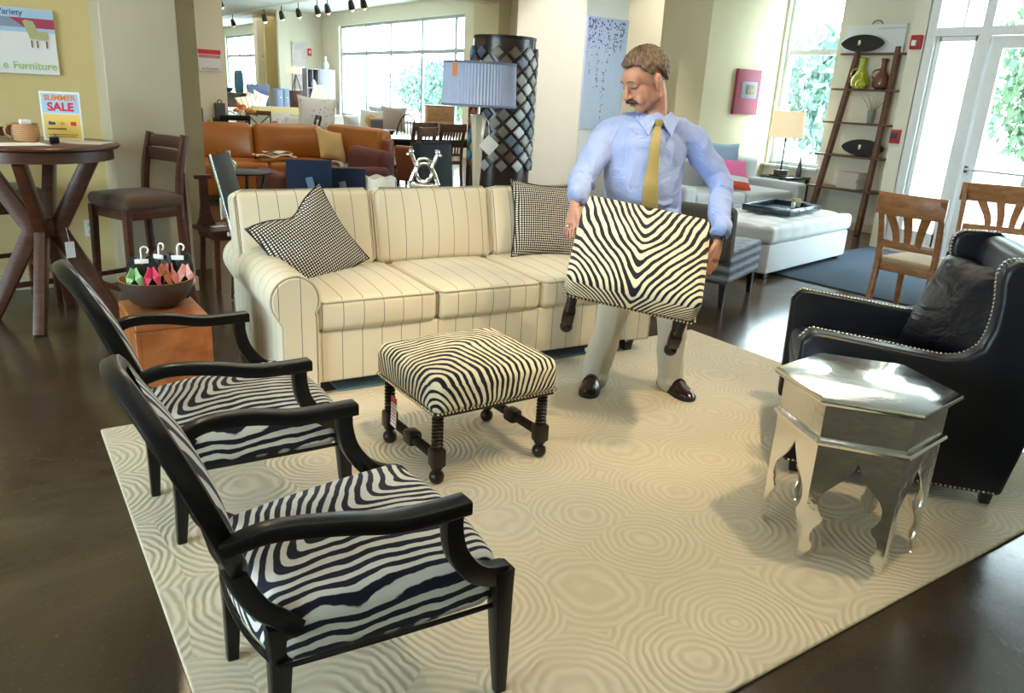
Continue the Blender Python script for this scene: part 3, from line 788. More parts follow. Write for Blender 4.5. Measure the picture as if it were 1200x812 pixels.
def sandals(label, x, y, rz, tilt, cols):
    t = thing('sandals', label, 'sandals', (x, y, BZ+.035), rz, 'sandals on hangers in the bowl')
    def sole(dx):
        pts = []
        for k in range(20):
            a = 2*PI*k/20; pts.append((dx+.034*math.cos(a)*(1+.18*math.sin(a)), .108+.112*math.sin(a)))
        return pts
    for s in (-1, 1):
        part('sole', MB().prism(sole(s*.034), -.006, .006, T(0, 0, 0) @ RX(90-tilt) @ RY(s*8)), M['black'], t)
        st = MB(); X = RX(90-tilt) @ RY(s*8)
        for q in (-1, 1):
            pth = [Vector((s*.034+q*(.036-.034*u), .075+.085*u, .009+.022*math.sin(PI*min(u, .92)))) for u in [j/6 for j in range(7)]]
            st.sweep([tuple(X @ p) for p in pth], rsec(.036, .004, .0015), tuple(X.to_3x3() @ Vector((0, 1, 0))))
        part('strap', st, plain('strap_print', cols[0 if s < 0 else 1], .7, var=.25, scale=60), t)
    h = MB(); X = RX(90-tilt)
    h.rbox((0, 0, 0), (.060, .022, .006), .002, 1, M=X @ T(0, .195, .014))
    hook = [(0, .2, .014), (0, .242, .014)]+[(.016+.016*math.cos(math.radians(a)), .246+.016*math.sin(math.radians(a)), .014) for a in range(180, -61, -30)]
    h.tube([tuple(X @ Vector(p)) for p in hook], .0045, 6)
    part('hanger', h, M['paper'], t)
sandals('green and pink sandals on a white hanger at the left of the bowl', BX-.065, BY-.055, -8, 10, ((.30, .55, .25), (.75, .06, .16)))
sandals('black sandals on a white hanger, middle of the brown bowl', BX+.02, BY+.035, -55, 6, ((.50, .62, .40), (.70, .25, .14)))
sandals('pink patterned sandals at the right of the brown bowl', BX+.095, BY-.02, -30, 8, ((.80, .28, .30), (.82, .42, .40)))

# ---------------------------------------------------------------- pub table, bar stools, things on the table
PT = (.300, 5.50)
def pub_table():
    t = thing('pub_table', 'tall round dark wood pub table with bent crossing legs', 'table', (*PT, 0), 0)
    part('tabletop', MB().lathe([(.40, 1.072), (.452, 1.076), (.462, 1.086), (.462, 1.096), (.452, 1.104), (.01, 1.105)], 40), M['cherry'], t)
    part('apron', MB().lathe([(.415, 1.010), (.425, 1.012), (.425, 1.072), (.39, 1.072)], 40), M['cherry'], t)
    for k, a in enumerate((-109, -19, 71, 161)):
        ca, sa = math.cos(math.radians(a)), math.sin(math.radians(a))
        pts = [(.365*ca, .365*sa, .003), (.075*ca, .075*sa, .56), (.09*ca, .09*sa, .62), (.30*ca, .30*sa, 1.012)]
        part('leg', MB().sweep(pts, lambda i: rsec(.062, [.075, .10, .10, .085][i], .006), (-sa, ca, 0)), M['cherry'], t)
    part('hub', MB().rbox((0, 0, .59), (.10, .10, .10), .01), M['cherry'], t)
    tg = part('price_tag', MB().box((0, 0, 0), (.055, .002, .10), T(.11, -.14, .47) @ RZ(20)), M['paper'], t, 'white hanging tag')
    part('string', MB().tube([(.11, -.14, .52), (.105, -.10, .60)], .0012, 4), M['paper'], tg)
pub_table()
def bar_stool(label, loc, rz):
    t = thing('bar_stool', label, 'stool', loc, rz, 'cherry wood bar stools')
    W = M['cherry']; h = .655
    part('seat', MB().rbox((0, 0, h+.075), (.43, .44, .085), .035, 3, 4, (0, 0, .018)), fabric('brown_seat_cloth', (.10, .062, .04), 300, .25), t)
    for s in (-1, 1):
        part('apron', MB().rbox((0, s*.185, h), (.36, .022, .065), .003), W, t)
        part('apron', MB().rbox((s*.185, 0, h), (.022, .36, .065), .003), W, t)
        part('leg', MB().sweep([(.215, s*.20, .002), (.19, s*.19, h+.04)], lambda i: rsec(.034+.012*i, .034+.012*i, .004), (1, 0, 0)), W, t)
        bp = spline([(-.235, s*.195, .002), (-.195, s*.19, .38), (-.190, s*.19, .72), (-.212, s*.19, .93), (-.265, s*.19, 1.145)], 5)
        part('back_post', MB().sweep(bp, rsec(.032, .046, .004), (0, 1, 0)), W, t)
        part('stretcher', MB().rbox((0, s*.193, .22 if s < 0 else .22), (.38, .02, .03), .003), W, t)
    part('stretcher', MB().rbox((.2, 0, .16), (.022, .37, .035), .003), W, t)
    part('stretcher', MB().rbox((-.2, 0, .28), (.022, .37, .03), .003), W, t)
    for z0, z1, dx in ((.965, 1.048, -.238), (1.056, 1.135, -.258)):
        cp = [(dx-.012*math.cos(PI/2*(y/4)), y*.045, (z0+z1)/2) for y in range(-4, 5)]
        part('back_rail', MB().sweep(cp, rsec(.020, z1-z0, .004), (1, 0, 0)), W, t)
    return t
bar_stool('cherry bar stool with brown seat standing right of the pub table', (.850, 5.640, 0), 203)
bar_stool('cherry bar stool mostly hidden behind the pub table at the left edge', (.10, 6.05, 0), -75)

TZ = 1.1055
bk = thing('basket', 'small tan woven basket with a loop handle on the pub table', 'basket', (.265, 5.42, TZ))
def weave():
    n = N('tan_wicker'); c = n.coord(); wv = n.node('ShaderNodeTexWave', bands_direction='Z'); n.link(c, wv.inputs[0]); wv.inputs['Scale'].default_value = 30; wv.inputs['Distortion'].default_value = 2
    n.set(n.mix(wv.outputs['Fac'], (.36, .17, .07), (.62, .36, .17)), .7); n.bump(wv.outputs['Fac'], .5, .004); return n.m
WK = weave()
part('body', MB().lathe([(.05, 0), (.066, .012), (.073, .045), (.071, .08), (.066, .10), (.070, .105), (.063, .105), (.06, .09)], 22), WK, bk)
part('handle', MB().tube([(-.062, -.02, .10), (-.088, -.028, .098), (-.104, -.034, .075), (-.10, -.033, .045), (-.078, -.025, .03)], .0075, 7), WK, bk)
part('sugar_packets', MB().rbox((0, 0, .112), (.05, .03, .03), .004, 1, M=RZ(20)).rbox((.02, .02, .112), (.03, .05, .025), .004, 1), M['paper'], bk, 'white paper bundle in the top')
def rect_sign(name, label, cat, X, w, h, mats, th=.004):
    t = thing(name, label, cat); t.matrix_world = X
    part('board', MB().box((0, 0, h/2), (w, th, h)), M['paper'], t)
    return t
ink = {k: plain('ink_'+k, v, .6, var=.02) for k, v in dict(red=(.72, .03, .05), orange=(.80, .26, .06), blue=(.42, .60, .82), yellow=(.86, .62, .16), navy=(.05, .07, .18), green=(.42, .62, .24), grey=(.30, .30, .32), purple=(.33, .28, .62), white=(.82, .83, .85), brown=(.25, .13, .05), teal=(.10, .35, .52), crimson=(.42, .05, .12)).items()}
FACE = RX(90)     # text plane XY -> XZ facing -Y
sg = rect_sign('counter_sign', 'upright paper SUMMER SALE sign on the pub table', 'sign', T(.47, 5.57, TZ) @ RZ(-12) @ RX(-4), .215, .285, None)
def flat(w, h, x, z, d=.0012, y0=-.0028): return MB().box((x, y0, z), (w, d, h))
part('blue_field', flat(.195, .115, 0, .217), ink['blue'], sg); part('yellow_field', flat(.195, .145, 0, .083), ink['yellow'], sg)
TX = lambda x, z, y=-.0042: T(x, y, z) @ FACE
part('lettering', text_mb('SUMMER', .044, TX(0, .248), bold=.0012), ink['orange'], sg, 'orange word SUMMER')
part('lettering', text_mb('SALE', .066, TX(0, .195), bold=.0022), ink['red'], sg, 'red word SALE')
part('picture', MB().rbox((-.055, -.0042, .10), (.036, .002, .016), .001).rbox((-.065, -.0042, .106), (.01, .002, .014), .001), ink['navy'], sg)
part('picture', MB().box((0, -.0042, .10), (.03, .002, .005)).box((0, -.0042, .10), (.005, .002, .026)), ink['orange'], sg)
part('picture', MB().rbox((.06, -.0042, .10), (.03, .002, .022), .001), ink['red'], sg)
part('fine_print', MB().box((-.03, -.0042, .068), (.10, .001, .009)).box((0, -.0042, .035), (.16, .001, .004)).box((0, -.0042, .024), (.14, .001, .004)), ink['brown'], sg, None, 'stuff')
single('paper_sheet', MB().box((0, 0, .001), (.30, .21, .002)), M['paper'], 'white paper sheet lying on the pub table at left', 'paper', (.20, 5.25, TZ), 14)
single('brochure', MB().box((0, 0, .002), (.28, .20, .004)), plain('brochure_paper', (.55, .50, .42), .3), 'thin brochure on the right of the pub table', 'brochure', (.56, 5.42, TZ), -30)
sp = thing('pen_holder', 'small dark holder with a cap, between basket and sign', 'holder', (.40, 5.36, TZ))
part('box', MB().rbox((0, 0, .018), (.05, .035, .036), .005), M['darkmetal'], sp); part('cap', MB().sphere((0, 0, .043), .013, 10, 6), plain('olive_cap', (.20, .19, .09), .4), sp)

# wall poster at the left, outlet
po = thing('wall_poster', 'blue and white shop poster with a green armchair on the yellow wall', 'poster', (.262, 6.385, 1.485))
part('board', MB().box((0, 0, .20), (.60, .012, .41)), ink['white'], po)
F2 = lambda w_, h_, x, z: MB().box((x, -.0072, z), (w_, .0016, h_))
part('blue_field', F2(.60, .145, 0, .33), ink['blue'], po)
part('crimson_field', MB().prism([(.13, .285), (.045, .345), (.30, .345), (.30, .285)], -.0098, -.0080, Matrix(((1, 0, 0, 0), (0, 0, 1, 0), (0, 1, 0, 0), (0, 0, 0, 1)))), ink['crimson'], po)
part('grey_field', MB().prism([(-.30, .285), (-.30, .345), (.045, .345), (.13, .285)], -.0098, -.0080, Matrix(((1, 0, 0, 0), (0, 0, 1, 0), (0, 1, 0, 0), (0, 0, 0, 1)))), plain('ink_slate', (.25, .32, .45), .6), po)
part('lettering', text_mb('Variety', .050, TX(.125, .375, -.0086), bold=.0006, align='RIGHT'), ink['navy'], po, 'dark word Variety')
part('lettering', text_mb('Furniture', .068, TX(.288, .045, -.0086), bold=.0008, align='RIGHT'), ink['green'], po, 'green word Furniture')
part('lettering', text_mb('e', .068, TX(.008, .045, -.0086), bold=.0008, align='RIGHT'), ink['green'], po, 'green letter e')
pa = MB()
pa.prism([(.118, .325), (.138, .335), (.178, .327), (.190, .30), (.195, .268), (.252, .266), (.258, .235), (.248, .212), (.152, .216), (.142, .25), (.130, .285)], -.0118, -.0100, Matrix(((1, 0, 0, 0), (0, 0, 1, 0), (0, 1, 0, 0), (0, 0, 0, 1))))
part('picture', pa, plain('ink_olive', (.45, .46, .24), .6), po, 'olive armchair picture')
for x in (.158, .19, .244): part('picture', MB().box((x, -.011, .185), (.009, .0018, .045)), ink['brown'], po)
fp_ = MB()
for z in (.262, .247, .16, .137): fp_.box((-.19, -.0078, z), (.16 if z > .2 else .24, .0012, .006))
part('fine_print', fp_, plain('ink_fog', (.55, .45, .52), .6), po, None, 'stuff')
ol = thing('wall_outlet', 'cream wall outlet plate low on the yellow wall', 'outlet', (.635, 6.395, .42))
part('plate', MB().rbox((0, 0, 0), (.075, .008, .12), .003), M['trim'], ol); part('socket', MB().rbox((0, -.005, .027), (.032, .004, .03), .002), M['base'], ol); part('socket', MB().rbox((0, -.005, -.027), (.032, .004, .03), .002), M['base'], ol)
# ================================================================ THE MAN
def remeshed(name, mb, voxel, smooth, mat, parent, label=None, factor=.5, post=None):
    me = mb.mesh('tmp', mat); o = bpy.data.objects.new('tmp', me); C.objects.link(o)
    r = o.modifiers.new('r', 'REMESH'); r.mode = 'VOXEL'; r.voxel_size = voxel; r.use_smooth_shade = True
    s = o.modifiers.new('s', 'SMOOTH'); s.iterations = smooth; s.factor = factor
    bpy.context.view_layer.update()
    m2 = bpy.data.meshes.new_from_object(o.evaluated_get(bpy.context.evaluated_depsgraph_get()))
    bpy.data.objects.remove(o); bpy.data.meshes.remove(me)
    if post: post(m2)
    m2.name = name; m2.shade_smooth()
    if not m2.materials: m2.materials.append(mat)
    q = bpy.data.objects.new(name, m2); C.objects.link(q); q.parent = parent
    return tag(q, label)
def crease(amp, sc, stretch):
    def f(m):
        m.update(); ns = [v.normal.copy() for v in m.vertices]
        for v, nn in zip(m.vertices, ns):
            p = v.co
            q = Vector(((p.x+p.y)*sc*stretch[0], (p.x-p.y)*sc*stretch[1], p.z*sc*stretch[2]))
            d = 1-abs(noise.noise(q)*2.2); e = noise.noise(q*2.3+Vector((5, 1, 2)))
            v.co = p+nn*amp*((d-.5)*1.1+e*.5)
        m.update()
    return f
def ell(a, b, n=20): return [(a*math.cos(2*PI*k/n), b*math.sin(2*PI*k/n)) for k in range(n)]
def limb(mb, pts, rad, wdir=None, n=16, sub=5):
    "tapered limb through points with radii (or (a,b) pairs)"
    P_ = spline(pts, sub); m = len(pts)-1
    def rr(i):
        t = min(i/sub, m); k = min(int(t), m-1); f = t-k
        a, b = rad[k], rad[k+1]
        a = a if isinstance(a, tuple) else (a, a); b = b if isinstance(b, tuple) else (b, b)
        return (a[0]+(b[0]-a[0])*f, a[1]+(b[1]-a[1])*f)
    wd = wdir or (0.886, -.463, 0)
    mb.sweep(P_, lambda i: ell(*rr(i), n), wd)
    for i in (0, -1):
        q = rad[i]; q = q if isinstance(q, tuple) else (q, q); mb.sphere(tuple(P_[i]), min(q)*.98, 12, 8)

def man():
    O = Vector((2.84, 2.88, .016))
    t = thing('person', 'man in a light blue shirt, gold tie and khaki trousers lifting a zebra footstool', 'person', tuple(O))
    TO = T(*(-O))
    SKIN = N('skin'); c = SKIN.coord(); SKIN.set(SKIN.mix(SKIN.noise(c, 14, 3), (.47, .225, .155), (.57, .30, .215)), .48, 0, .4)
    SKIN.b.inputs['Subsurface Weight'].default_value = .08; SKIN.b.inputs['Subsurface Radius'].default_value = (.01, .004, .002); SKIN = SKIN.m
    sh = N('shirt_blue'); c = sh.coord(); w_ = sh.noise(c, 5.5, 4, .6, dist=.6)
    sh.set(sh.mix(sh.noise(c, 700, 1), (.29, .38, .71), (.37, .46, .79)), .75, 0, .25); sh.bump(w_, .75, .05); SHIRT = sh.m
    kh = N('khaki_cotton'); c = kh.coord(); kh.set(kh.mix(kh.noise(c, 300, 2), (.50, .47, .38), (.58, .55, .46)), .85, 0, .2); kh.bump(kh.noise(c, 7, 3), .4, .03); KH = kh.m
    side = Vector((.886, -.463, 0)); fac = Vector((-.463, -.886, 0)); Z = Vector((0, 0, 1))
    # joints
    hip, waist, belly = Vector((2.80, 2.862, .90)), Vector((2.785, 2.858, .985)), Vector((2.745, 2.850, 1.12))
    chest, upch, neck = Vector((2.745, 2.853, 1.30)), Vector((2.757, 2.858, 1.385)), Vector((2.768, 2.852, 1.468))
    hc = Vector((2.685, 2.845, 1.617))
    shR, shL = Vector((2.588, 2.952, 1.352)), Vector((2.945, 2.766, 1.354))
    elR, elL = Vector((2.425, 2.925, 1.155)), Vector((3.035, 2.625, 1.160))
    Hd = HELD
    n3 = (Hd.to_3x3() @ Vector((0, 0, 1))); u3 = (Hd.to_3x3() @ Vector((1, 0, 0)))
    def hand_frame(s):
        pn = -u3*s                                   # palm faces the stool
        f = Vector((-.10, -.22, -1)); f = (f-pn*f.dot(pn)).normalized()
        ac = f.cross(u3); ac = ac if ac.dot(fac) > 0 else -ac        # thumb side, towards the viewer
        base = Hd @ Vector((s*(.306+.036), .120 if s > 0 else .150, .405))
        ac = (ac.normalized()*.80-u3*s*.60).normalized(); pn = (-u3*s-ac*(-u3*s).dot(ac)).normalized()
        return base, f, ac, pn
    def hand(mb, s):
        base, f, ac, pn = hand_frame(s)
        wr = base-f*.055
        pl = [wr, wr+f*.03, base, base+f*.045]
        mb.sweep([tuple(p) for p in pl], lambda i: ell([.027, .033, .041, .042][i], [.020, .018, .0165, .013][i], 16), tuple(ac))
        kn = base+f*.040
        for k, (off, ln) in enumerate(((.032, .070), (.011, .080), (-.0105, .075), (-.031, .060))):
            p = kn+ac*off-f*abs(off)*.22; pts = [p-f*.02, p]; dr = (f+ac*off*2.2).normalized(); q = p
            for j, b in enumerate((.42, .32, .26)):
                dr = (dr+pn*(.10+.06*j)*(1 if k else .7)-pn*.06).normalized(); q = q+dr*ln*b; pts.append(q)
            mb.tube([tuple(x) for x in spline(pts, 3)], [.0098-.0032*i/12 for i in range(13)], 10)
            mb.sphere(tuple(q), .0066, 8, 6)
        tb = base-f*.020+ac*.026; d1 = (f*.75+ac*.62).normalized(); d2 = (f*.98+ac*.12+pn*.18).normalized()
        pts = [tb-d1*.02, tb, tb+d1*.034, tb+d1*.034+d2*.030, tb+d1*.034+d2*.056]
        mb.tube([tuple(x) for x in spline(pts, 3)], [.0135-.0052*i/12 for i in range(13)], 10); mb.sphere(tuple(pts[-1]), .0082, 8, 6)
        return wr, f, ac
    # ---- body: one continuous surface (head, neck, trunk, arms, hands, legs)
    b = MB()
    fx = Vector((-.975, .16, 0)).normalized(); fz = Z
    pit = math.radians(27)
    X_ = (fx*math.cos(pit)-Z*math.sin(pit)).normalized(); Y_ = Z.cross(fx).normalized(); Z_ = X_.cross(Y_)
    HM = Matrix.Translation(hc) @ Matrix((X_, Y_, Z_)).transposed().to_4x4() @ Matrix.Scale(1.10, 4)
    def hs(c, sc): b.sphere(c, 1, 20, 14, sc, HM)
    hs((-.012, 0, .032), (.100, .077, .092)); hs((.026, 0, -.035), (.068, .060, .090)); hs((.058, 0, .030), (.044, .058, .050))
    hs((.064, 0, -.100), (.026, .026, .022)); hs((.040, 0, -.085), (.048, .047, .034))
    for s in (-1, 1):
        hs((.006, s*.044, -.062), (.036, .018, .036)); hs((.079, s*.027, .026), (.014, .026, .009)); hs((.050, s*.038, -.022), (.024, .016, .030))
        hs((.103, s*.011, -.036), (.011, .009, .008)); hs((.076, s*.031, .006), (.016, .017, .011))
        hs((.064, s*.028, -.058), (.028, .022, .030))
        ear = HM @ T(-.006, s*.080, -.012) @ RZ(s*24) @ RX(-s*8)
        b.sphere((0, 0, 0), 1, 16, 10, (.021, .009, .034), ear); b.sphere((-.008, s*.006, .004), 1, 14, 8, (.014, .006, .030), ear); b.sphere((.004, 0, -.028), 1, 10, 8, (.011, .007, .013), ear)
    ns = [HM @ Vector(p) for p in ((.090, 0, .026), (.099, 0, .004), (.110, 0, -.018), (.117, 0, -.030))]
    b.tube([tuple(p) for p in ns], [.010, .0115, .0135, .014], 12); b.sphere(tuple(ns[-1]), .0150, 12, 8)
    hs((.092, 0, -.064), (.012, .023, .006)); hs((.089, 0, -.077), (.012, .020, .007)); hs((.080, 0, -.060), (.020, .032, .022))
    limb(b, [neck-Z*.06, neck+Z*.02, HM @ Vector((-.022, 0, -.055)), HM @ Vector((-.015, 0, .0))], [.070, .062, .061, .058], tuple(side))
    limb(b, [hip, waist, belly, chest, upch, neck-Z*.02], [(.150, .105), (.150, .105), (.155, .115), (.165, .105), (.135, .085), (.06, .06)], tuple(side))
    for s, shd, el in ((-1, shR, elR), (1, shL, elL)):
        wr, f, ac = hand(b, s)
        limb(b, [shd, (shd+el)/2, el, (el*.45+wr*.55), wr+f*.012], [.055, .046, .042, .037, .024], tuple(fac))
    ankR, ankL = Vector((2.665, 2.985, .095)), Vector((3.005, 2.755, .095))
    knR, knL = Vector((2.665, 2.885, .50)), Vector((2.935, 2.735, .50))
    hpR, hpL = hip-side*.095-Z*.03, hip+side*.095-Z*.03
    for hp, kn, ank in ((hpR, knR, ankR), (hpL, knL, ankL)):
        limb(b, [hp, (hp+kn)/2, kn, (kn*.6+ank*.4), ank], [.078, .068, .052, .048, .036], tuple(side))
        limb(b, [ank, ank+Vector((0, 0, -.03))], [.036, .034], tuple(side))
    b2 = MB(); b2.add(b.v, b.f, TO)
    body = remeshed('body', b2, .0042, 6, SKIN, t)
    # ---- hair, moustache, brows, eyes
    h = MB(); rnd = random.Random(5)
    def hairfn(uu, vv):
        az = uu*2*PI; el = (vv-.5)*PI
        d = Vector((math.cos(el)*math.cos(az), math.cos(el)*math.sin(az), math.sin(el)))
        a = abs(math.degrees(math.atan2(d.y, d.x))); e = math.degrees(el)
        pts = [(0, 30), (30, 32), (52, 26), (66, 6), (80, -8), (96, 2), (112, -26), (140, -44), (180, -46)]
        for (a0, e0), (a1, e1) in zip(pts, pts[1:]):
            if a0 <= a <= a1: line = e0+(e1-e0)*(a-a0)/(a1-a0); break
        k = max(0, min(1, (e-line)/7+.5)); k = k*k*(3-2*k)
        tuft = 1+.022*math.sin(az*23+el*9)+.018*math.sin(az*11-el*17)
        top = (.112*(1+.06*max(0, d.x)), .088, .106)
        R_ = Vector((top[0]*d.x, top[1]*d.y, top[2]*d.z))*tuft
        return tuple(Vector((-.012, 0, .032))+R_*(.55+.45*k))
    h.grid(hairfn, 96, 56, TO @ HM)
    hm = N('brown_grey_hair'); c = hm.coord(); st = hm.noise(hm.mapping(c, (60, 60, 14)), 3, 3)
    hm.set(hm.ramp(st, [(.3, (.035, .022, .014)), (.55, (.13, .085, .052)), (.8, (.30, .22, .15))]), .45, 0, .4); hm.bump(st, .6, .006)
    part('hair', h, hm.m, t, 'short brown hair greying')
    mo = MB()
    for s in (-1, 1): mo.tube([tuple(TO @ HM @ Vector(p)) for p in ((.108, s*.001, -.050), (.107, s*.012, -.052), (.099, s*.024, -.058), (.088, s*.034, -.068))], [.0100, .0115, .0100, .0040], 8)
    part('moustache', mo, plain('moustache_hair', (.035, .021, .014), .7, var=.4, scale=200), t)
    for s in (-1, 1):
        part('eyebrow', MB().tube([tuple(TO @ HM @ Vector(p)) for p in ((.0975, s*.012, .028), (.0985, s*.027, .033), (.089, s*.046, .029))], [.0042, .0052, .0030], 6), plain('brow_hair', (.20, .12, .08), .7), t)
        part('eyelash_line', MB().tube([tuple(TO @ HM @ Vector(p)) for p in ((.0915, s*.019, .002), (.0955, s*.031, -.001), (.088, s*.044, .003))], [.0016, .0022, .0014], 5), plain('lash', (.05, .025, .018), .6), t)
    part('mouth', MB().tube([tuple(TO @ HM @ Vector(p)) for p in ((.098, -.020, -.072), (.1045, 0, -.071), (.098, .020, -.072))], [.0022, .0036, .0022], 6), plain('lip', (.36, .11, .085), .5), t)
    # ---- shirt
    s_ = MB()
    limb(s_, [waist-Z*.006, waist+Z*.03, belly, chest, upch, neck-Z*.045], [(.178, .130), (.186, .142), (.196, .150), (.200, .136), (.168, .108), (.080, .076)], tuple(side), 28)
    for s, shd, el in ((-1, shR, elR), (1, shL, elL)):
        base, f, ac, pn = hand_frame(s); wr = base-f*.074
        limb(s_, [upch+side*s*.05+Z*.012, shd+Z*.0, (shd*.5+el*.5)+side*s*.008, el+side*s*.008, (el*.45+wr*.55), wr-f*.030], [.078, .074, .067, .062, .054, .045], tuple(fac), 18)
        mid = (el*.45+wr*.55)
        s_.tube([tuple(wr-(wr-mid).normalized()*.028), tuple(wr-(wr-mid).normalized()*.020), tuple(wr+f*.004)], [.048, .051, .0495], 16)
        for q in range(4):       # sleeve folds
            p = el*(.75-.2*q)+wr*(.25+.2*q); dr = (wr-el).normalized()
            s_.sweep([tuple(p+(Matrix.Rotation(a*PI/6, 3, dr) @ dr.orthogonal()).normalized()*(.062-.006*q)+dr*.012*math.sin(a+q)) for a in range(9)], ell(.009, .009, 6), tuple(dr))
    for q, (a0, zz) in enumerate(((-.6, 1.03), (.2, 1.055), (.75, 1.01), (-.3, 1.0), (.9, 1.10), (-.95, 1.08))):   # waist folds
        ctr = belly.lerp(waist, (1.12-zz)/.135); ctr = Vector((ctr.x, ctr.y, zz)); pp = []
        for k in range(7):
            a = a0+(k-3)*.14; pp.append(tuple(ctr+side*.184*math.sin(a)+fac*.146*math.cos(a)+Z*(.012*math.sin(k+q))))
        s_.tube(pp, [.004, .009, .012, .013, .012, .009, .004], 8)
    s2 = MB(); s2.add(s_.v, s_.f, TO)
    remeshed('shirt', s2, .0065, 5, SHIRT, t, 'light blue long-sleeved shirt', post=crease(.0085, 6.5, (1, 1, .75)))
    # collar: stand and two points
    cl = MB(); ring = []
    for k in range(25):
        a = math.radians(-150+300*k/24); ring.append(neck-Z*.012+fac*.074*math.cos(a)+side*.074*math.sin(a)+Z*(-.030*math.cos(a)))
    ring = [TO @ p for p in ring]
    cl.sweep([tuple(p) for p in ring], rsec(.044, .005, .002), (0, 0, 1))
    for s in (-1, 1):
        a = neck+fac*.090+side*s*.012-Z*.030; d_ = neck+side*s*.088+Z*.006; e_ = neck+fac*.136+side*s*.058-Z*.105; m_ = neck+fac*.075+side*s*.098-Z*.040
        q = [TO @ p for p in (a, e_, m_, d_)]; up_ = fac*.007+Z*.005
        cl.add([tuple(p) for p in q]+[tuple(p+up_) for p in q], [(0, 1, 2, 3), (7, 6, 5, 4), (0, 4, 5, 1), (1, 5, 6, 2), (2, 6, 7, 3), (3, 7, 4, 0)])
    part('collar', cl, SHIRT, t)
    # tie
    tm = N('gold_tie'); c = tm.coord(); wv = tm.node('ShaderNodeTexWave'); tm.link(tm.mapping(c, (1, 1, 1), (.3, .8, .4)), wv.inputs[0]); wv.inputs['Scale'].default_value = 60
    tm.set(tm.mix(wv.outputs['Fac'], (.22, .17, .045), (.46, .38, .16)), .5); tie = MB()
    fr = lambda c_, b_: c_+fac*b_
    pts = [fr(neck, .096)-Z*.056, fr(upch, .138)-Z*.01, fr(chest, .160), fr(belly.lerp(chest, .4), .170), fr(belly, .176), fr(waist, .168)-Z*.0]
    pts = [TO @ p for p in spline([p-side*.004*i for i, p in enumerate(pts)], 5)]
    wdt = [.030+.048*min(1, (i/len(pts))*1.15) for i in range(len(pts))]
    tie.sweep([tuple(p) for p in pts], lambda i: rsec(wdt[i], .008, .0035), tuple(side))
    kb = TO @ (fr(neck, .098)-Z*.050)
    tie.sweep([tuple(kb+Z*.020), tuple(kb-Z*.002), tuple(kb-Z*.024)], lambda i: rsec([.042, .036, .027][i], [.020, .024, .016][i], .006), tuple(side))
    part('tie', tie, tm.m, t, 'gold woven tie')
    # trousers
    tr = MB()
    limb(tr, [waist-Z*.02, hip-Z*.02, hip-Z*.10], [(.172, .128), (.182, .135), (.165, .115)], tuple(side), 24)
    for hp, kn, ank in ((hpR, knR, ankR), (hpL, knL, ankL)):
        limb(tr, [hp+Z*.02, (hp+kn)/2, kn, (kn*.5+ank*.5), ank+Z*.02, ank-Z*.035], [.106, .096, .083, .076, .072, (.074, .078)], tuple(side), 20)
        for q in range(3):
            p = ank+Z*(.05+.035*q); tr.sweep([tuple(p+side*.066*math.cos(a*.5+q)+fac*.066*math.sin(a*.5+q)+Z*.01*math.sin(a)) for a in range(7)], ell(.008, .008, 6), (0, 0, 1))
    t2 = MB(); t2.add(tr.v, tr.f, TO); remeshed('trousers', t2, .0075, 4, KH, t, 'pale khaki trousers', post=crease(.007, 5.5, (1.2, 1.2, .8)))
    # belt
    bl = MB(); bc = waist-Z*.008
    bl.sweep([tuple(TO @ (bc+side*.187*math.cos(a)+fac*.145*math.sin(a))) for a in [2*PI*k/36 for k in range(36)]], rsec(.034, .006, .002), (0, 0, 1), closed=True)
    belt = part('belt', bl, M['black'], t)
    bu = MB(); bu.rbox((0, 0, 0), (.04, .006, .034), .003, 1, M=TO @ Matrix.Translation(bc+fac*.150) @ Matrix((side, -fac, Z)).transposed().to_4x4()); part('buckle', bu, M['silver'], belt)
    # shoes
    lo = plain('oxblood_leather', (.022, .006, .006), .16, 0, .6)
    for heel, toe in ((Vector((2.705, 3.035, 0)), Vector((2.520, 2.870, 0))), (Vector((3.035, 2.825, 0)), Vector((2.975, 2.570, 0)))):
        d = (toe-heel).normalized(); sd = d.cross(Z); L_ = .295; s0 = heel-d*.02
        m = MB(); secs = [(0, .030, .066), (.025, .038, .088), (.07, .041, .098), (.12, .045, .096), (.16, .050, .082), (.205, .053, .064), (.25, .049, .052), (.28, .037, .040), (.297, .016, .026)]
        m.sweep([tuple(TO @ (s0+d*x+Z*(.016+.0*hh+.016))) for x, w_, hh in secs], lambda i: [(secs[i][1]*math.cos(a)*(1 if math.sin(a) > 0 else .96), -(secs[i][2]-.012 if math.sin(a) > 0 else .018)*math.sin(a)) for a in [2*PI*k/18 for k in range(18)]], tuple(sd))
        so = part('shoe', m, lo, t)
        sl = MB(); ol_ = [(x, w_+.004) for x, w_, _ in secs]
        poly = [s0+d*x+sd*w_ for x, w_ in ol_]+[s0+d*(L_+.006)]+[s0+d*x-sd*w_ for x, w_ in reversed(ol_)]
        sl.prism([(p.x-O.x, p.y-O.y) for p in poly], .0, .020); part('sole', sl, M['black'], so)
        sp_ = MB(); c_ = s0+d*.165
        sp_.sweep([tuple(TO @ (c_+sd*.0495*math.cos(a)+Z*(.034+.066*math.sin(a)))) for a in [PI*k/10 for k in range(11)]], rsec(.022, .006, .002), tuple(d)); part('strap', sp_, lo, so)
    # wrist watch and ring
    base, f, ac, pn = hand_frame(1); wc = base-f*.056
    wt = MB(); wt.sweep([tuple(TO @ (wc+ac*.031*math.cos(a)+pn*.025*math.sin(a))) for a in [2*PI*k/24 for k in range(24)]], rsec(.016, .004, .0015), tuple(f), closed=True)
    wo = part('watch', wt, M['black'], t); part('watch_case', MB().rbox((0, 0, 0), (.032, .032, .01), .004, 1, M=TO @ Matrix.Translation(wc-pn*.028) @ Matrix((ac, f, -pn)).transposed().to_4x4()), M['darkmetal'], wo)
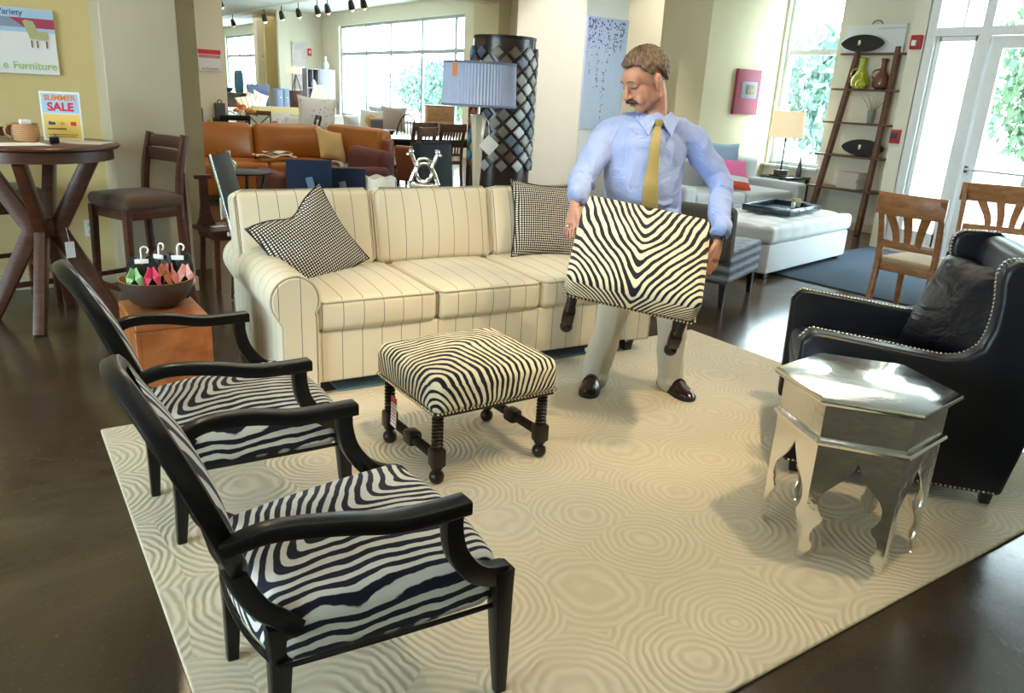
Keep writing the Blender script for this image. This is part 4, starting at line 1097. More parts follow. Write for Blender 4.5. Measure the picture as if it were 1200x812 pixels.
    base, f, ac, pn = hand_frame(-1); rc = base+f*.056-ac*.0115
    part('ring', MB().sweep([tuple(TO @ (rc+ac*.0108*math.cos(a)+pn*.0108*math.sin(a))) for a in [2*PI*k/16 for k in range(16)]], rsec(.006, .002, .0008), tuple(f), closed=True), M['nail'], t)
    return t
man()
# ================================================================ BEHIND THE SOFA
def console():
    t = thing('console_table', 'dark console table hidden behind the back of the sofa', 'table', (2.62, 4.95, 0), -2)
    part('top', MB().rbox((0, 0, .745), (2.1, .36, .03), .004), M['walnut'], t)
    for sx in (-1, 1):
        for sy in (-1, 1): part('leg', MB().rbox((sx*1.0, sy*.14, .365), (.05, .05, .73), .004), M['walnut'], t)
    part('shelf', MB().rbox((0, 0, .18), (1.95, .30, .03), .004), M['walnut'], t)
console()
CZ = .7605
def easel_frame(name, label, loc, rz, w, h, sticker):
    t = thing(name, label, 'picture frame', loc, rz, 'picture frames on the console table')
    X = RX(8)
    part('backing', MB().rbox((0, 0, h/2), (w, .016, h), .003, 1, M=X), plain('navy_board', (.010, .020, .05), .8, 0, .2), t)
    part('strut', MB().rbox((0, 0, 0), (.045, .006, h*.62), .003, 1, M=T(.02, -.055, h*.34) @ RX(-14) @ RY(-14)), plain('navy_strut', (.05, .11, .20), .5), t)
    part('hinge', MB().box((.0, -.012, h*.62), (.02, .006, .014)), M['chrome'], t)
    part('hanger', MB().box((-.0, -.0115, h*.86), (.008, .004, .028)), M['nail'], t)
    if sticker: part('sticker', MB().box((-.06, -.0115, h*.62), (.07, .002, .035)), M['paper'], t)
easel_frame('picture_frame', 'taller navy picture frame seen from behind, with its strut out', (1.755, 4.86, CZ), -22, .28, .30, False)
easel_frame('picture_frame', 'lower navy picture frame with a white sticker on its back', (2.00, 4.92, CZ), -28, .31, .24, True)
wb = thing('bowl', 'white scalloped bowl on the console table behind the sofa', 'bowl', (2.245, 4.87, CZ))
wm = MB(); prf = [(.05, 0), (.075, .012), (.098, .06), (.108, .12), (.110, .178)]
V = []; n = 32
for r, z in prf+[(.104, .178), (.10, .12), (.07, .02)]:
    for k in range(n):
        a = 2*PI*k/n; V.append((r*math.cos(a), r*math.sin(a), z+(.008*math.sin(6*a) if z > .15 else 0)))
F = [(i*n+k, i*n+(k+1) % n, (i+1)*n+(k+1) % n, (i+1)*n+k) for i in range(7) for k in range(n)]+[tuple(range(n)), tuple(range(7*n, 8*n))]
wm.add(V, F); part('shell', wm, plain('white_shell', (.75, .73, .68), .5), wb)
orn = thing('ornament', 'silver openwork ornament with four knobs on the console table', 'ornament', (2.585, 4.87, CZ), -25)
part('base', MB().rbox((0, 0, .05), (.24, .20, .10), .012, 2).rbox((0, 0, .115), (.20, .16, .03), .008, 2), hammered(), orn)
om = MB()
for s in (-1, 1):
    om.tube(spline([(s*.10, 0, .12), (s*.075, 0, .19), (s*.055, 0, .24), (s*.075, 0, .29), (s*.09, 0, .33)], 5), .014, 8)
    om.sphere((s*.09, 0, .345), .020, 10, 8); om.sphere((s*.112, 0, .325), .013, 8, 6)
om.sweep([(.055*math.cos(a), 0, .205+.062*math.sin(a)) for a in [2*PI*k/24 for k in range(24)]], ell(.013, .013, 8), (0, 1, 0), closed=True)
om.tube([(.05*math.cos(a), 0, .255+.045*math.sin(a)) for a in [PI*k/10 for k in range(11)]], .012, 8)
part('rings', om, M['silver'], orn)

# table lamp with pleated shade
lp = thing('table_lamp', 'tall crystal table lamp with a pleated blue-grey drum shade', 'lamp', (3.02, 4.88, CZ))
gm = N('crystal'); gm.set((.80, .76, .62), .08, 0, .6); gm.b.inputs['Transmission Weight'].default_value = .55; gm.b.inputs['IOR'].default_value = 1.45; CRY = gm.m
part('base', MB().lathe([(.085, 0), (.09, .012), (.07, .03), (.05, .05), (.035, .085), (.028, .11)], 8), CRY, lp)
part('column', MB().lathe([(.026, .11), (.030, .16), (.048, .50), (.060, .585), (.055, .60), (.02, .61)], 8), CRY, lp, None, None, 20)
part('stem', MB().cyl((0, 0, .60), (0, 0, .97), .008, .008, 8), M['chrome'], lp)
sm = MB(); n = 144; V = []
for z, r in ((.672, .262), (.945, .252)):
    for k in range(n):
        rr = r+(.004 if k % 2 else -.003); V.append((rr*math.cos(2*PI*k/n), rr*math.sin(2*PI*k/n), z))
sm.add(V, [(k, (k+1) % n, n+(k+1) % n, n+k) for k in range(n)])
pm_ = N('pleated_shade'); c = pm_.coord(); pm_.set(pm_.mix(pm_.noise(c, 20, 2), (.42, .48, .68), (.50, .56, .76)), .8); pm_.b.inputs['Transmission Weight'].default_value = .0
part('lamp_shade', sm, pm_.m, lp, 'pleated blue-grey drum shade', None, 15)
rm = MB()
for z, r in ((.668, .266), (.949, .256)): rm.sweep([(r*math.cos(2*PI*k/48), r*math.sin(2*PI*k/48), z) for k in range(48)], rsec(.016, .006, .002), (0, 0, 1), closed=True)
part('shade_trim', rm, plain('shade_trim', (.17, .19, .30), .7), lp)
tg = part('price_tag', MB().rbox((0, 0, 0), (.105, .004, .105), .002, 1, M=T(.045, -.085, .40) @ RZ(-20) @ RY(42)), plain('silver_tag', (.62, .64, .63), .5), lp, 'square grey hanging tag')
part('string', MB().tube([(.045, -.085, .47), (.05, -.06, .56), (.02, -.02, .62)], .0025, 5), M['paper'], tg)
single('paper_tag', MB().rbox((0, 0, 0), (.045, .003, .09), .001, 1), ink['orange'], 'small orange tag stuck to the left side of the pleated lampshade', 'tag', (2.775, 4.80, CZ+.90), -60)

# leather chair back right of the ornament
bc = thing('side_chair', 'dark grey leather side chair right of the silver ornament', 'chair', (3.13, 5.60, 0), 14)
part('backrest', MB().rbox((0, 0, .80), (.40, .07, .64), .05, 3, 3, (0, .012, 0), RX(-6)), plain('grey_leather', (.012, .014, .018), .6, 0, .2), bc)
part('seat', MB().rbox((0, .25, .46), (.42, .46, .10), .035, 3), plain('grey_leather_seat', (.030, .034, .040), .4), bc)
for sx in (-1, 1):
    for y in (.05, .44): part('leg', MB().sweep([(sx*.18, y, .002), (sx*.18, y, .42)], lambda i: rsec(.03+.008*i, .03+.008*i, .003), (1, 0, 0)), M['dark_turned'], bc)

# round sample column with diamond tiles
def sample_column():
    R = .295; t = thing('sample_column', 'tall brown drum covered with diamond sample tiles behind the lamp', 'display column', (4.30, 6.52, 0))
    part('drum', MB().lathe([(R, 0), (R, 2.02), (R-.02, 2.02), (R-.02, 1.6)], 48, cap=True), plain('umber_laminate', (.030, .019, .014), .25), t)
    part('rim', MB().lathe([(R+.003, 2.0), (R+.006, 2.01), (R+.003, 2.025), (R-.01, 2.025)], 48, cap=False), M['darkmetal'], t)
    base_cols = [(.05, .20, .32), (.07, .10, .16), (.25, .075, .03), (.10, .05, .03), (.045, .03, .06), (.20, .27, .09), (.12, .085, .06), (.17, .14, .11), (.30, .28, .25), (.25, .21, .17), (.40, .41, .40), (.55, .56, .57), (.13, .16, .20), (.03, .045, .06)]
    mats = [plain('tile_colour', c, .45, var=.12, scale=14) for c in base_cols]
    me = {}
    for i, m in enumerate(mats):
        me[i] = MB().rbox((0, 0, 0), (.082, .030, .082), .004, 1, M=RY(45)).mesh('tile', m)
    rnd = random.Random(11); ncol = 12; nrow = 14
    for r in range(nrow):
        for k in range(ncol):
            a = 2*PI*(k+.5*(r % 2))/ncol; z = .86+r*.0780
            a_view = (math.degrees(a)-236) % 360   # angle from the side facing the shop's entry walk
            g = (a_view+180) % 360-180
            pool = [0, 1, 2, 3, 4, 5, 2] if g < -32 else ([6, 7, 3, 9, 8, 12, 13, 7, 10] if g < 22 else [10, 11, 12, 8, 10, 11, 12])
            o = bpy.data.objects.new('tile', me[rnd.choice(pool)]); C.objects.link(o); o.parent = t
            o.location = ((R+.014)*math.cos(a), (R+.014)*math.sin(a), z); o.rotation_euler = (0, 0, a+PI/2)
sample_column()

# wooden valet chair and black chair left of the sofa
vc = thing('valet_chair', 'small wooden stool chair with a narrow T-shaped back post', 'chair', (1.52, 6.02, 0), 10)
part('seat', MB().rbox((0, 0, .44), (.40, .36, .03), .006), M['cherry'], vc)
part('apron', MB().rbox((0, 0, .40), (.33, .29, .05), .004), M['cherry'], vc)
for sx in (-1, 1):
    for sy in (-1, 1): part('leg', MB().sweep([(sx*.16, sy*.14, .002), (sx*.14, sy*.12, .42)], rsec(.032, .032, .003), (1, 0, 0)), M['cherry'], vc)
part('back_post', MB().prism([(-.07, .455), (.07, .455), (.045, .52), (.032, .60), (.030, .80), (-.030, .80), (-.032, .60), (-.045, .52)], -.012, .012, T(-.12, .1, 0) @ Matrix(((1, 0, 0, 0), (0, 0, 1, 0), (0, 1, 0, 0), (0, 0, 0, 1)))), M['oak'] if False else M['cherry'], vc)
part('back_rail', MB().rbox((-.12, .1, .815), (.13, .035, .03), .006), M['cherry'], vc)
single('card', MB().rbox((0, 0, .002), (.10, .06, .004), .001, 1), M['paper'], 'white card on the seat of the wooden valet chair', 'card', (1.45, 6.0, .4555), 20)
single('walking_stick', MB().cyl((0, 0, 0), (.0, .05, .84), .014, .016, 8).rbox((0, .05, .85), (.035, .03, .03), .006), M['cherry'], 'thin wooden stick post standing against the beige column', 'stick', (1.205, 5.87, 0))
mc = thing('folding_chair', 'black metal chair with a sling back and white tag, left of the sofa', 'chair', (1.70, 5.60, 0), -32)
for s in (-1, 1):
    part('frame', MB().tube(spline([(-.22, s*.2, .01), (-.20, s*.2, .40), (-.26, s*.2, .75), (-.32, s*.2, 1.02)], 4), .012, 8), M['chrome'], mc)
    part('leg', MB().tube([(.2, s*.2, .01), (.14, s*.2, .47)], .012, 8), M['chrome'], mc)
    part('seat_rail', MB().rbox((-.02, s*.2, .48), (.42, .022, .03), .005), plain('pale_rail', (.45, .48, .50), .4), mc)
part('sling_back', MB().sweep([(-.21, 0, .58), (-.25, 0, .75), (-.315, 0, 1.01)], rsec(.40, .012, .004), (0, 1, 0)), M['black'], mc)
part('seat', MB().rbox((-.02, 0, .47), (.42, .38, .025), .008), M['black'], mc)
part('price_tag', MB().box((-.255, -.205, .66), (.004, .06, .15)), M['paper'], mc, 'white price tag')

gt = thing('glass_table', 'small round dark glass table in front of the orange sofa', 'table', (1.90, 6.86, 0))
part('tabletop', MB().lathe([(.23, .755), (.235, .76), (.235, .765), (.22, .768), (.01, .768)], 32), plain('smoked_glass', (.012, .015, .015), .5, 0, .1), gt)
for a in (20, 140, 260):
    ca, sa = math.cos(math.radians(a)), math.sin(math.radians(a))
    part('leg', MB().tube(spline([(.21*ca, .21*sa, .75), (.19*ca, .19*sa, .66), (.10*ca, .10*sa, .45), (.13*ca, .13*sa, .2), (.21*ca, .21*sa, .012)], 4), .014, 8), M['black'], gt)
def gourd(label, loc, mat, h, r, cat='vase', group=None, name='vase'):
    return single(name, MB().lathe([(r*.55, 0), (r*.9, h*.12), (r, h*.30), (r*.8, h*.48), (r*.32, h*.62), (r*.24, h*.78), (r*.34, h*.97), (r*.26, h), (r*.18, h*.9)], 18), mat, label, cat, loc, 0, group)
GREEN = plain('green_glaze', (.30, .48, .10), .15, 0, .6); REDG = plain('red_glaze', (.48, .045, .02), .15, 0, .6)
gourd('small green gourd vase on the round glass table', (1.765, 6.80, .769), GREEN, .175, .062, group='gourd vases on the glass table')
gourd('small red gourd vase behind the black metal chair', (1.72, 6.95, .769), REDG, .16, .060, group='gourd vases on the glass table')

# ---------------------------------------------------------------- orange leather sofa group
ORL = plain('orange_leather', (.34, .118, .020), .32, 0, .5, .25, 3, .05)
os_ = thing('leather_sofa', 'orange leather corner sofa in the middle of the store', 'sofa', (3.45, 10.75, 0))
part('base', MB().rbox((-.45, .05, .21), (2.8, .95, .26), .03, 2), ORL, os_)
part('back_frame', MB().rbox((-.45, .48, .48), (2.8, .16, .78), .05, 3), ORL, os_)
for x in (-1.72, -.74, .24): part('back_cushion', MB().rbox((0, 0, 0), (.97, .24, .50), .08, 4, 4, (0, .05, .01), T(x, .30, .70) @ RX(-10)), ORL, os_)
for x in (-1.72, -.74, .24): part('seat_cushion', MB().rbox((x, -.06, .41), (.97, .78, .17), .05, 3, 4, (0, 0, .03)), ORL, os_)
part('end_back', MB().rbox((0, 0, 0), (.24, 1.25, .50), .08, 4, 4, (.05, 0, .01), T(1.02, -.30, .72) @ RZ(14) @ RY(12)), ORL, os_)
part('end_base', MB().rbox((.70, -.45, .22), (.85, 1.0, .28), .03, 2), ORL, os_)
part('end_frame', MB().rbox((1.20, -.35, .47), (.14, 1.35, .76), .05, 3), plain('rust_leather', (.20, .065, .025), .4), os_)
for x in (-1.45, 1.1):
    for y in (-.35, .45): part('leg', MB().cyl((x, y, .002), (x, y, .085), .02, .028, 8), M['black'], os_)
pillow('tan textured pillow in the corner of the orange sofa', plain('tan_weave', (.50, .33, .13), .9, var=.25, scale=120, bump=.3), .52, .42, .15, (4.03, 10.28, .73), (-22, 12, 28), 7)
th = single('throw_blanket', MB().grid(lambda u, v: (-.27+.54*u+.02*math.sin(9*v), -.10+.2*v, .03+.018*math.sin(11*u+3*v)+.012*math.sin(23*v)), 22, 10).grid(lambda u, v: (-.16+.38*u, -.07+.14*v, .075+.015*math.sin(9*u+2*v)), 14, 8), plain('cream_throw', (.68, .60, .48), .9, var=.1, bump=.2), 'cream folded throw lying on the orange sofa seat', 'blanket', (3.30, 10.45, .545), 4)
PLUM = plain('plum_cloth', (.115, .034, .030), .9, var=.3, scale=90, bump=.3)
ps = thing('club_chair', 'plum red upholstered chair with its back towards the striped sofa', 'armchair', (3.36, 8.72, 0), 0)
part('base', MB().rbox((0, .05, .22), (1.25, .86, .30), .04, 2), PLUM, ps)
part('arm', MB().rbox((.60, .12, .43), (.22, 1.02, .76), .10, 4), PLUM, ps)
part('arm', MB().rbox((-.60, .05, .30), (.18, .88, .52), .06, 3), PLUM, ps)
part('back', MB().rbox((0, -.36, .36), (1.2, .20, .55), .06, 3), PLUM, ps)
part('seat_cushion', MB().rbox((0, .10, .43), (1.0, .70, .14), .05, 3), PLUM, ps)
for x in (-.5, .5):
    for y in (-.3, .4): part('leg', MB().cyl((x, y, .002), (x, y, .08), .02, .026, 8), M['black'], ps)
rc = thing('dining_chair', 'rust leather low chair on thin black legs at the end of the orange sofa', 'chair', (4.92, 9.30, 0), 25)
part('backrest', MB().rbox((-.16, 0, .62), (.08, .46, .46), .035, 3, 2, (.01, 0, 0), RY(-10)), plain('rust_hide', (.22, .075, .03), .45), rc)
part('seat', MB().rbox((.05, 0, .43), (.46, .46, .08), .03, 2), plain('pale_hide', (.36, .25, .18), .5), rc)
for x in (-.12, .22):
    for s in (-1, 1): part('leg', MB().cyl((x, s*.19, .002), (x, s*.19, .40), .011, .012, 8), M['black'], rc)

# ---------------------------------------------------------------- dining set right of the orange sofa
BT = M['black']
dt = thing('dining_table', 'black dining table surrounded by brown slat-back chairs', 'table', (6.05, 11.6, 0), 0)
part('top', MB().rbox((0, 0, .745), (1.7, 1.0, .04), .006), plain('black_lacquer', (.012, .014, .02), .18), dt)
part('apron', MB().rbox((0, 0, .68), (1.5, .8, .09), .004), BT, dt)
for sx in (-1, 1):
    for sy in (-1, 1): part('leg', MB().rbox((sx*.74, sy*.4, .36), (.08, .08, .72), .006), BT, dt)
def slat_chair(label, loc, rz, n=6, wd=.44, ht=1.03, group=None, mat=None, seatmat=None):
    t = thing('dining_chair', label, 'chair', loc, rz, group); W = mat or M['chair_wood']
    part('seat', MB().rbox((.02, 0, .46), (.42, wd, .05), .014, 2), seatmat or W, t)
    for s in (-1, 1):
        part('leg', MB().sweep([(.19, s*(wd/2-.03), .002), (.18, s*(wd/2-.03), .44)], rsec(.036, .036, .004), (1, 0, 0)), W, t)
        part('back_post', MB().sweep(spline([(-.22, s*(wd/2-.025), .002), (-.18, s*(wd/2-.025), .44), (-.20, s*(wd/2-.025), .72), (-.27, s*(wd/2-.025), ht)], 4), rsec(.032, .038, .004), (0, 1, 0)), W, t)
    part('back_rail', MB().sweep([(-.262-.02*math.cos(PI*y/6), wd*.5*y/3, ht-.06) for y in range(-3, 4)], rsec(.022, .12, .005), (1, 0, 0)), W, t)
    part('lower_rail', MB().rbox((-.19, 0, .58), (.022, wd-.06, .04), .003), W, t)
    for k in range(n):
        y = (k-(n-1)/2)*(wd-.10)/max(1, n-1)
        part('slat', MB().sweep([(-.19, y, .58), (-.21, y, .76), (-.262, y, ht-.10)], rsec(.024 if n > 3 else .05, .012, .003), (0, 1, 0)), W, t)
    return t
DG = 'slat-back chairs around the black table'
slat_chair('tall brown chair with a black seat, at the left end of the black table', (5.12, 9.98, 0), 115, 2, .42, 1.02, DG, None, BT)
slat_chair('brown slat-back chair, left of the two near the beam post', (5.55, 10.75, 0), 95, 6, .43, 1.05, DG)
slat_chair('brown slat-back chair, right of the two near the beam post', (6.03, 10.72, 0), 92, 8, .46, 1.04, DG)
wd_ = thing('windsor_chair', 'black hoop-back windsor chair on the far side of the black table', 'chair', (6.42, 12.55, 0), -90)
part('seat', MB().rbox((0, 0, .45), (.42, .44, .04), .015, 2), BT, wd_)
hp_ = [(-.19, .24*math.cos(a), .48+.60*math.sin(a)) for a in [PI*k/16 for k in range(17)]]
part('hoop', MB().tube(hp_, .013, 8), BT, wd_)
for k in range(7):
    y = (k-3)*.062; part('spindle', MB().cyl((-.19, y, .47), (-.19, y, .48+.60*math.sqrt(max(0, 1-(y/.24)**2))), .006, .006, 6), BT, wd_)
for sx in (-1, 1):
    for sy in (-1, 1): part('leg', MB().cyl((sx*.2, sy*.2, .002), (sx*.14, sy*.15, .44), .015, .018, 8), BT, wd_)
fb = thing('picture_frame', 'pale wooden frame leaning against the black table', 'picture frame', (5.28, 11.55, .767), 20)
part('frame', MB().box((-.15, 0, .14), (.03, .02, .28)).box((.15, 0, .14), (.03, .02, .28)).box((0, 0, .015), (.27, .02, .03)).box((0, 0, .265), (.27, .02, .03)), M['pine'], fb); part('picture', MB().box((0, 0, .14), (.27, .008, .22)), plain('slate_print', (.12, .15, .18), .5), fb)

# ---------------------------------------------------------------- far left: breakfast table, cushions, sofas
ft = thing('breakfast_table', 'round table with a pale top and orange flowers beyond the orange sofa', 'table', (3.70, 13.0, 0))
part('top', MB().lathe([(.60, .75), (.62, .765), (.62, .785), (.58, .79), (.01, .79)], 36), plain('pale_tabletop', (.62, .64, .60), .4), ft)
part('pedestal', MB().lathe([(.30, .002), (.28, .04), (.08, .10), (.06, .4), (.10, .70), (.25, .75)], 16), BT, ft)
def xchair(label, loc, rz, mat):
    t = thing('dining_chair', label, 'chair', loc, rz, 'cross-back chairs round the breakfast table')
    part('seat', MB().rbox((.02, 0, .46), (.40, .44, .04), .012, 2), mat, t)
    for s in (-1, 1):
        part('leg', MB().cyl((.18, s*.18, .002), (.17, s*.17, .45), .015, .018, 8), mat, t)
        part('back_post', MB().sweep(spline([(-.2, s*.19, .002), (-.17, s*.19, .45), (-.2, s*.20, .75), (-.25, s*.20, .98)], 3), rsec(.03, .03, .005), (0, 1, 0)), mat, t)
        part('cross_slat', MB().tube(spline([(-.185, s*.18, .55), (-.21, 0, .76), (-.235, -s*.18, .93)], 4), .011, 6), mat, t)
    part('back_rail', MB().sweep([(-.25-.02*math.cos(PI*y/6), .215*y/3, .97) for y in range(-3, 4)], rsec(.024, .075, .006), (1, 0, 0)), mat, t)
xchair('dark cross-back chair on the near side of the breakfast table', (3.30, 12.35, 0), 82, M['gloss_black'])
xchair('brown cross-back chair on the far side of the breakfast table', (4.15, 13.95, 0), -110, plain('mid_brown_wood', (.16, .07, .03), .45))
xchair('dark cross-back chair at the right of the breakfast table', (4.62, 13.0, 0), 170, plain('espresso_wood', (.05, .022, .014), .4))
fv = thing('flower_vase', 'bunch of orange flowers in a vase on the breakfast table', 'flowers', (3.60, 12.95, .7905))
part('vase', MB().lathe([(.05, 0), (.09, .05), (.08, .12), (.05, .16), (.06, .18)], 14), plain('tan_vase', (.35, .25, .15), .4), fv)
rnd = random.Random(4)
for k in range(14):
    a = rnd.uniform(0, 2*PI); r = rnd.uniform(.02, .21); z = .20+.13*(1-r/.22)+rnd.uniform(-.03, .03); q = MB()
    for j in range(6):
        b_ = 2*PI*j/6; q.sphere((.026*math.cos(b_), .026*math.sin(b_), 0), .027, 6, 4, (1, 1, .8))
    q.sphere((0, 0, .012), .028, 6, 4)
    o = part('blossom', q, plain('orange_petals', (.75, .22, .06), .7) if k % 3 else plain('peach_petals', (.78, .42, .22), .7), fv); o.location = (r*math.cos(a), r*math.sin(a), z)
lm = MB()
for k in range(40):
    a = rnd.uniform(0, 2*PI); r = rnd.uniform(.05, .25); e = Euler((rnd.uniform(-.7, .7), rnd.uniform(-.7, .7), a)).to_matrix().to_4x4()
    lm.add([(-.04, 0, 0), (0, -.014, .004), (.04, 0, 0), (0, .014, .004)], [(0, 1, 2, 3)], T(r*math.cos(a), r*math.sin(a), .17+.1*rnd.random()) @ e)
part('leaves', lm, LEAF[0], fv, None, 'stuff')
single('candle', MB().lathe([(.035, 0), (.04, .01), (.04, .10), (.01, .10)], 12), plain('ochre_glass', (.50, .40, .15), .3), 'ochre candle glass at the left of the breakfast table', 'candle', (3.12, 13.0, .7905))
single('cup', MB().lathe([(.04, 0), (.045, .012), (.05, .11), (.044, .11), (.04, .03)], 12), plain('orange_cup', (.65, .25, .06), .4), 'orange cup on the right of the breakfast table', 'cup', (4.10, 12.85, .7905))
ln = thing('lantern', 'dark patterned lantern with a ring on top, behind the breakfast table', 'lantern', (3.52, 13.93, 0))
part('stand', MB().box((0, 0, .44), (.22, .14, .88)), BT, ln); part('body', MB().rbox((0, 0, 1.0), (.15, .12, .24), .008), plain('verdigris', (.07, .08, .07), .6, var=.6, scale=60), ln); part('ring', MB().sweep([(.035*math.cos(a), 0, 1.14+.03*math.sin(a)) for a in [2*PI*k/14 for k in range(14)]], ell(.008, .008, 6), (0, 1, 0), closed=True), BT, ln)
def dots():
    n = N('dotted_cream'); v = n.node('ShaderNodeTexVoronoi'); v.inputs['Scale'].default_value = 17; n.link(n.coord(), v.inputs[0])
    f = n.math('LESS_THAN', v.outputs['Distance'], .23); g = n.math('GREATER_THAN', n.noise(n.coord(), 5, 1), .48)
    n.set(n.mix(n.math('MULTIPLY', f, g), (.80, .82, .86), (.28, .30, .42)), .9); return n.m
DOT = dots()
wa = thing('armchair', 'white slipcovered armchair behind the orange sofa', 'armchair', (5.30, 14.35, 0))
part('seat', MB().rbox((0, 0, .28), (.85, .85, .50), .06, 3), M['white'], wa); part('back', MB().rbox((0, .38, .52), (.85, .18, .78), .08, 3), M['white'], wa)
for s in (-1, 1): part('arm', MB().rbox((s*.42, 0, .38), (.16, .85, .56), .07, 3), M['white'], wa)
pillow('large white pillow with blue-grey specks standing on the white armchair', DOT, .68, .58, .20, (5.24, 14.02, .98), (-6, 4, -8), 9)
gs2 = thing('sofa', 'pale green sofa behind the cross-back chairs', 'sofa', (4.95, 15.45, 0))
part('base', MB().rbox((0, 0, .235), (1.3, .8, .47), .05, 2), plain('pale_sage', (.55, .60, .50), .9), gs2); part('back', MB().rbox((0, .34, .5), (1.3, .2, .8), .07, 3), plain('pale_sage_back', (.55, .60, .50), .9), gs2)
pillow('small speckled white pillow with a black edge on the pale green sofa', DOT, .46, .30, .14, (4.88, 15.10, .80), (-10, 0, 0), 10)
bk_ = thing('side_chair', 'navy blue chair back at the left edge of the far wall', 'chair', (3.05, 13.45, 0), 60)
part('backrest', MB().rbox((0, 0, .88), (.40, .06, .34), .03, 2), M['navy'], bk_); part('seat', MB().rbox((0, -.2, .45), (.42, .42, .06), .02, 2), M['navy'], bk_)
for sx in (-1, 1):
    for y in (-.38, -.01): part('leg', MB().cyl((sx*.18, y, .002), (sx*.18, y, .72 if y > -.1 else .44), .014, .016, 8), BT, bk_)

# bedroom corner, far off
bd = thing('bed', 'bed with a blue headboard and striped pillows, far back', 'bed', (6.36, 22.3, 0), 0)
part('headboard', MB().rbox((.50, .62, .72), (.62, .10, 1.36), .02, 2), plain('slate_blue', (.09, .12, .22), .6), bd)
part('mattress', MB().rbox((-.1, -.2, .52), (1.5, 1.6, .50), .08, 3, 2), M['white'], bd); part('bed_frame', MB().rbox((-.1, -.2, .16), (1.4, 1.5, .28), .02, 1), M['walnut'], bd)
STR = striped('cream_stripe', (.74, .70, .58), (.40, .12, .10), 'X', .12, .012)
for x, y, w_, h_, rr in ((6.15, 21.6, .50, .34, -12), (6.42, 21.9, .40, .42, 14), (6.55, 21.8, .40, .46, 22)): pillow(['cream pillow lying lowest at the left of the far bed', 'cream pillow with red piping, middle of the far bed', 'cream striped pillow leaning on the blue headboard'][[6.15, 6.42, 6.55].index(x)], STR, w_, h_, .14, (x, y, .80+h_/2*.8), (-20, rr, 0), int(x*100), 0, 'pillows on the far bed')
def chest(name, label, loc, w_, d_, h_, mat, rows, cols, knob, rz=0, cat='chest', z0=0.0):
    t = thing(name, label, cat, loc, rz); part('body', MB().rbox((0, 0, h_/2), (w_, d_, h_), .01, 1), mat, t)
    part('top', MB().rbox((0, 0, h_+.012), (w_+.03, d_+.03, .025), .005, 1), mat, t)
    for r in range(rows):
        for c in range(cols):
            zz = (r+.5)*h_/rows; xx = (c-(cols-1)/2)*w_/cols
            dr = part('drawer', MB().rbox((xx, -d_/2-.008, zz), (w_/cols-.03, .018, h_/rows-.03), .004, 1), mat, t)
            for q in ((-1, 1) if cols == 1 else (0,)): part('knob', MB().sphere((xx+q*w_*.25, -d_/2-.03, zz), .022, 8, 6), knob, dr)
    return t
chest('nightstand', 'small blue-grey chest of four drawers beside the far bed', (7.36, 22.45, .0), .36, .36, 1.30, plain('dusty_blue', (.19, .25, .36), .6), 3, 2, M['nail'])
chest('cabinet', 'dark brown cabinet under the tripod lamp', (8.55, 24.55, 0), .54, .4, 1.24, M['chair_wood'], 2, 1, BT)
tl = thing('tripod_lamp', 'lit tripod lamp with a wide drum shade on the dark cabinet', 'lamp', (8.53, 24.55, 1.2665))
for a in (90, 210, 330): part('leg', MB().cyl((.16*math.cos(math.radians(a)), .12*math.sin(math.radians(a)), 0), (.01*math.cos(math.radians(a)), .01*math.sin(math.radians(a)), .46), .016, .014, 6), BT, tl)
def glow(name, col, st):
    m = emit(name, col, st); m.node_tree.nodes['Principled BSDF'].inputs['Base Color'].default_value = (*[q*.3 for q in col], 1); return m
part('lamp_shade', MB().lathe([(.27, .50), (.27, .70)], 28, cap=False), glow('lit_linen_shade', (1, .80, .55), 1.1), tl, 'glowing linen drum shade')
sh_ = thing('bookcase', 'tall grey-lavender bookcase with open cubes at the far end', 'bookcase', (8.76, 23.2, 0), 0)
LAV = plain('lavender_grey', (.30, .285, .33), .6)
part('side_panel', MB().box((.42, 0, .96), (.03, .40, 1.92)), LAV, sh_); part('side_panel', MB().box((-.42, 0, .96), (.03, .40, 1.92)), LAV, sh_); part('divider', MB().box((-.07, 0, .96), (.025, .38, 1.90)), LAV, sh_)
part('door', MB().rbox((.18, -.19, .96), (.46, .02, 1.88), .004, 1), LAV, sh_); part('back_panel', MB().box((0, .19, .96), (.84, .015, 1.92)), M['walnut'], sh_)
for z in (.02, .45, .9, 1.38, 1.905): part('shelf', MB().box((0, 0, z), (.82, .38, .03)), LAV, sh_)
part('divider', MB().box((-.25, 0, 1.64), (.02, .37, .50)), LAV, sh_)
gourd('pale green slim vase on top of the tall bookcase', (8.98, 23.2, 1.921), plain('pale_celadon', (.55, .70, .62), .3), .36, .09)
bx = thing('vase', 'white striped jar in an upper cube of the bookcase', 'vase', (8.56, 23.1, 1.3955)); part('jar', MB().lathe([(.04, 0), (.07, .04), (.07, .14), (.03, .20), (.035, .22)], 12), M['paper'], bx)
ac_ = thing('canvas_art', 'tall pale abstract canvas on the far partition wall', 'picture', (9.0, 25.49, 2.02)); an = N('pale_abstract'); an.set(an.ramp(an.noise(an.coord(), 2.6, 4), [(.35, (.55, .54, .56)), (.5, (.68, .64, .62)), (.62, (.66, .46, .44)), (.75, (.72, .72, .72))]), .7)
part('canvas', MB().rbox((0, 0, 0), (.50, .04, 1.40), .004, 1), an.m, ac_)
fa = thing('fire_alarm', 'small red fire alarm on the far partition wall', 'alarm', (9.34, 25.50, 2.45)); part('case', MB().rbox((0, 0, 0), (.11, .05, .22), .01, 1), ink['red'], fa); part('strobe', MB().rbox((0, -.03, 0), (.05, .02, .08), .005, 1), M['paper'], fa)
sb = thing('sunburst_mirror', 'small round sunburst mirror on the pale pier far back', 'mirror', (8.72, 27.98, 2.25), 0)
